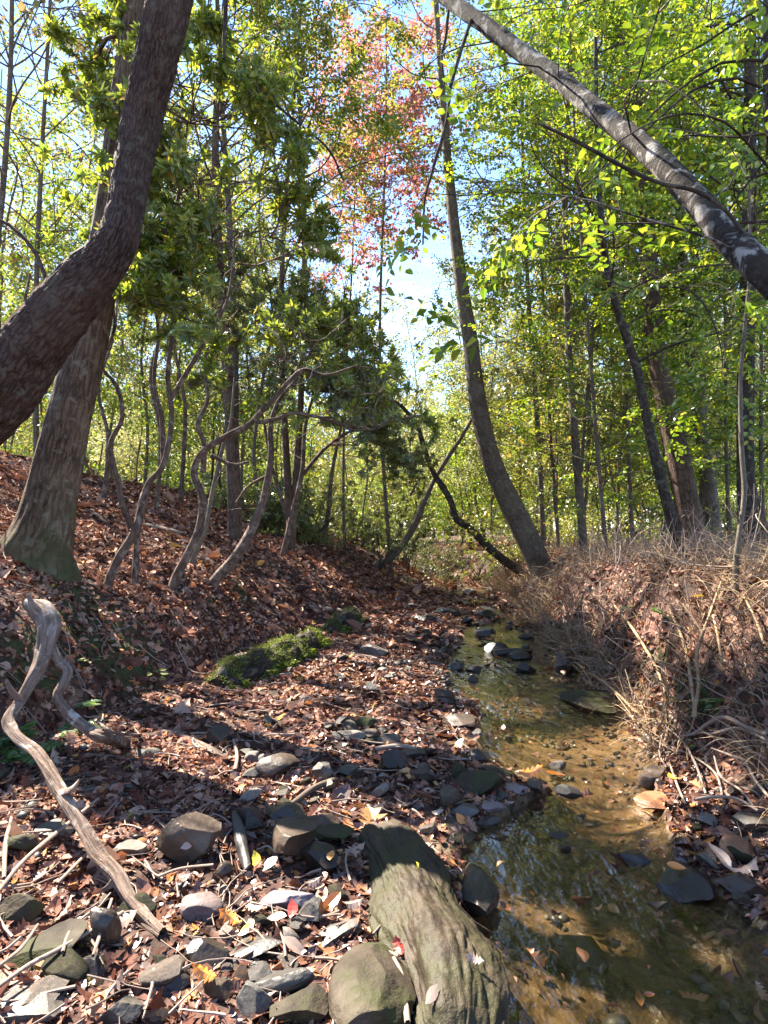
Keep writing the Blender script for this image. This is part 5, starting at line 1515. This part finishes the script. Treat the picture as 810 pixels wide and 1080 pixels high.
fern(28, 800, .26, 13, 'feathery green fern under the driftwood bend at the left edge', seed=1)
fern(76, 772, .22, 10, 'smaller fern behind the right fork of the driftwood', seed=2)
fern(10, 780, .22, 9, 'fern cut by the left edge beside the larger feathery one', seed=3)
fern(752, 738, .2, 8, 'light green fern on the right bank above the flat root', seed=4)
fern(702, 650, .2, 6, 'small green fern high in the dry grass', seed=5)
fern(88, 742, .16, 6, 'little pale fern by the driftwood fork', seed=6)


def sprig(px, py, label, leafm, n, ll, h, seed, stem='twig', name='seedling', droop=-.2):
    rng = np.random.default_rng(seed); b = hit(px, py); e = empty(name, b); tag(e, label, 'seedling')
    W = walk(b - [0, 0, .02], (rng.normal(0, .15), -.1, 1), h, 8, .2, .1, rng)
    g = Geo().add(*tube(W, np.linspace(.004, .0015, 9), 5)[:2])
    pos, X = [], []
    for i in range(n):
        u = .35 + .65 * (i + .5) / n; p = W[min(int(u * 8), 8)]; a = i * 2.4 + rng.random()
        d = nrm(np.array([math.cos(a), math.sin(a), .2])); q = p + d * ll * .8
        g.add(*tube(np.array([p, (p + q) / 2 + [0, 0, .01], q]), np.array([.0015, .0012, .0008]), 3)[:2])
        pos.append(q); X.append(nrm(d + np.array([0, 0, droop])))
    st = g.build('stem', M[stem], e, b)
    pos, X = np.array(pos), np.array(X)
    Geo().add(*inst([leaf6(.32, .06, .15), leaf6(.28, .1, .05)], pos, frames(X, np.tile([0, -.3, 1.], (n, 1)) + rng.normal(0, .3, (n, 3))), ll * rng.uniform(.7, 1.2, n), rng)).build('foliage', M[leafm], st, b, smooth=False)


sprig(752, 640, 'seedling with bright yellow leaves on the grassy right bank', 'lf_yellow', 4, .10, .16, 1)
sprig(108, 690, 'dead pale seedling with shrivelled leaves on the mossy bank', 'lf_pale', 9, .06, .30, 2, 'dead')
sprig(42, 650, 'small pale twig plant standing behind the driftwood knob', 'lf_pale', 5, .04, .22, 3, 'dead')
sprig(500, 1010, 'tiny green sprig growing in the crack of the long boulder', 'leaf_fresh', 6, .025, .05, 4)
sprig(165, 720, 'low leafy weed on the dark bank foot left of the mossy log', 'leaf_shrub', 12, .06, .14, 5)
sprig(90, 700, 'low greenish weed on the moss between the driftwood forks', 'leaf_shrub', 10, .05, .10, 6)
sprig(668, 648, 'little green weed in the grass at the left end of the bank', 'leaf_fresh', 6, .07, .14, 7)
sprig(740, 790, 'small green weed hanging over the roots', 'leaf_fresh', 7, .04, .08, 8)


def shrub(px, py, w, h, label, leafm, kind, seed, leaf=.22, n=14, back=0., dens=.8):
    rng = np.random.default_rng(seed); b = hit(px, py); d = b[1] + back; p = at(px, py, d); p[2] = float(zt(p[0], p[1]))
    e = empty('shrub', p); tag(e, label, 'shrub'); lims = []; gs = Geo()
    for i in range(n):
        a = rng.uniform(0, 6.28); H = h * rng.uniform(.6, 1.05)
        el = rng.uniform(.5, 1.4)
        W = walk(p + [rng.normal(0, .08), rng.normal(0, .08), -.05], (math.cos(a) * math.cos(el) * w, math.sin(a) * math.cos(el) * w, math.sin(el)), H, 8, .4, .1, rng)
        Lb = np.hstack([W, np.linspace(.012, .003, 9)[:, None]]); lims.append(Lb); gs.add(*tube(W, Lb[:, 3], 5)[:2])
    gs.build('stem', M['bark_dark'], e, p)
    crown_geo(lims, kind, rng, leaf, .2, .5, .25, .18, .3, radial=True, dens=dens).build('foliage', [M['twig'], M[leafm]], e, p, smooth=False)


for a in [(505, 612, 1., 1.3, 'bright green shrub in the sun at the foot of the curved creek tree', 'leaf_beech', 'beech', 1, .26), (462, 606, 1., 1.5, 'grey green shrub closing the view up the creek', 'leaf_shrub', 'fine', 2, .34),
          (430, 606, 1., 1.6, 'dark shrub on the left bank where the creek bends', 'leaf_shrub', 'fine', 3, .34), (540, 606, 1., 1.2, 'loose pale green shrub beside the thin dark sapling', 'leaf_yellow', 'fine', 4, .3),
          (398, 600, 1.2, 1.5, 'shrub with arching stems on the left bank end', 'leaf_shrub', 'fine', 5, .32), (600, 585, 1., 1.1, 'thin yellowish shrub right of the curved creek tree', 'leaf_yellow', 'fine', 6, .3),
          (655, 578, 1., 1.2, 'twiggy shrub left of the thin dark leaning trunk', 'leaf_yellow', 'fine', 7, .28), (370, 590, 1., 1.3, 'low shrub above the mossy log end', 'leaf_shrub', 'fine', 8, .3)]:
    shrub(*a[:8], leaf=a[8])
for a in [(330, 575, 1.1, 2.4, 'tall leafy bush among the laurels under the arching branches', 'leaf_shrub', 'whorl', 21, .2), (385, 580, 1.2, 2.6, 'broad green bush left of the crossing saplings', 'leaf_shrub', 'whorl', 22, .2),
          (425, 590, 1.2, 2.2, 'rounded green bush behind the crossing saplings', 'leaf_shrub', 'whorl', 23, .2), (290, 565, 1.1, 2.2, 'green bush on the slope behind the straight leaning laurel', 'leaf_shrub', 'whorl', 24, .2)]:
    shrub(*a[:8], leaf=a[8], n=22)
print('ALL done', sum(len(o.data.polygons) for o in sc.objects if o.type == 'MESH'))

# ------------------------------------------------------------------ render settings
sc.render.engine = 'CYCLES'
cy = sc.cycles
cy.max_bounces = 7; cy.diffuse_bounces = 3; cy.glossy_bounces = 2; cy.transmission_bounces = 4; cy.transparent_max_bounces = 8
cy.caustics_reflective = False; cy.caustics_refractive = False
cy.sample_clamp_indirect = 6
cy.use_denoising = True
try: cy.denoiser = 'OPENIMAGEDENOISE'
except Exception: pass
sc.view_settings.view_transform = 'Standard'; sc.view_settings.look = 'None'; sc.view_settings.gamma = 1
sc.view_settings.exposure = 2.92
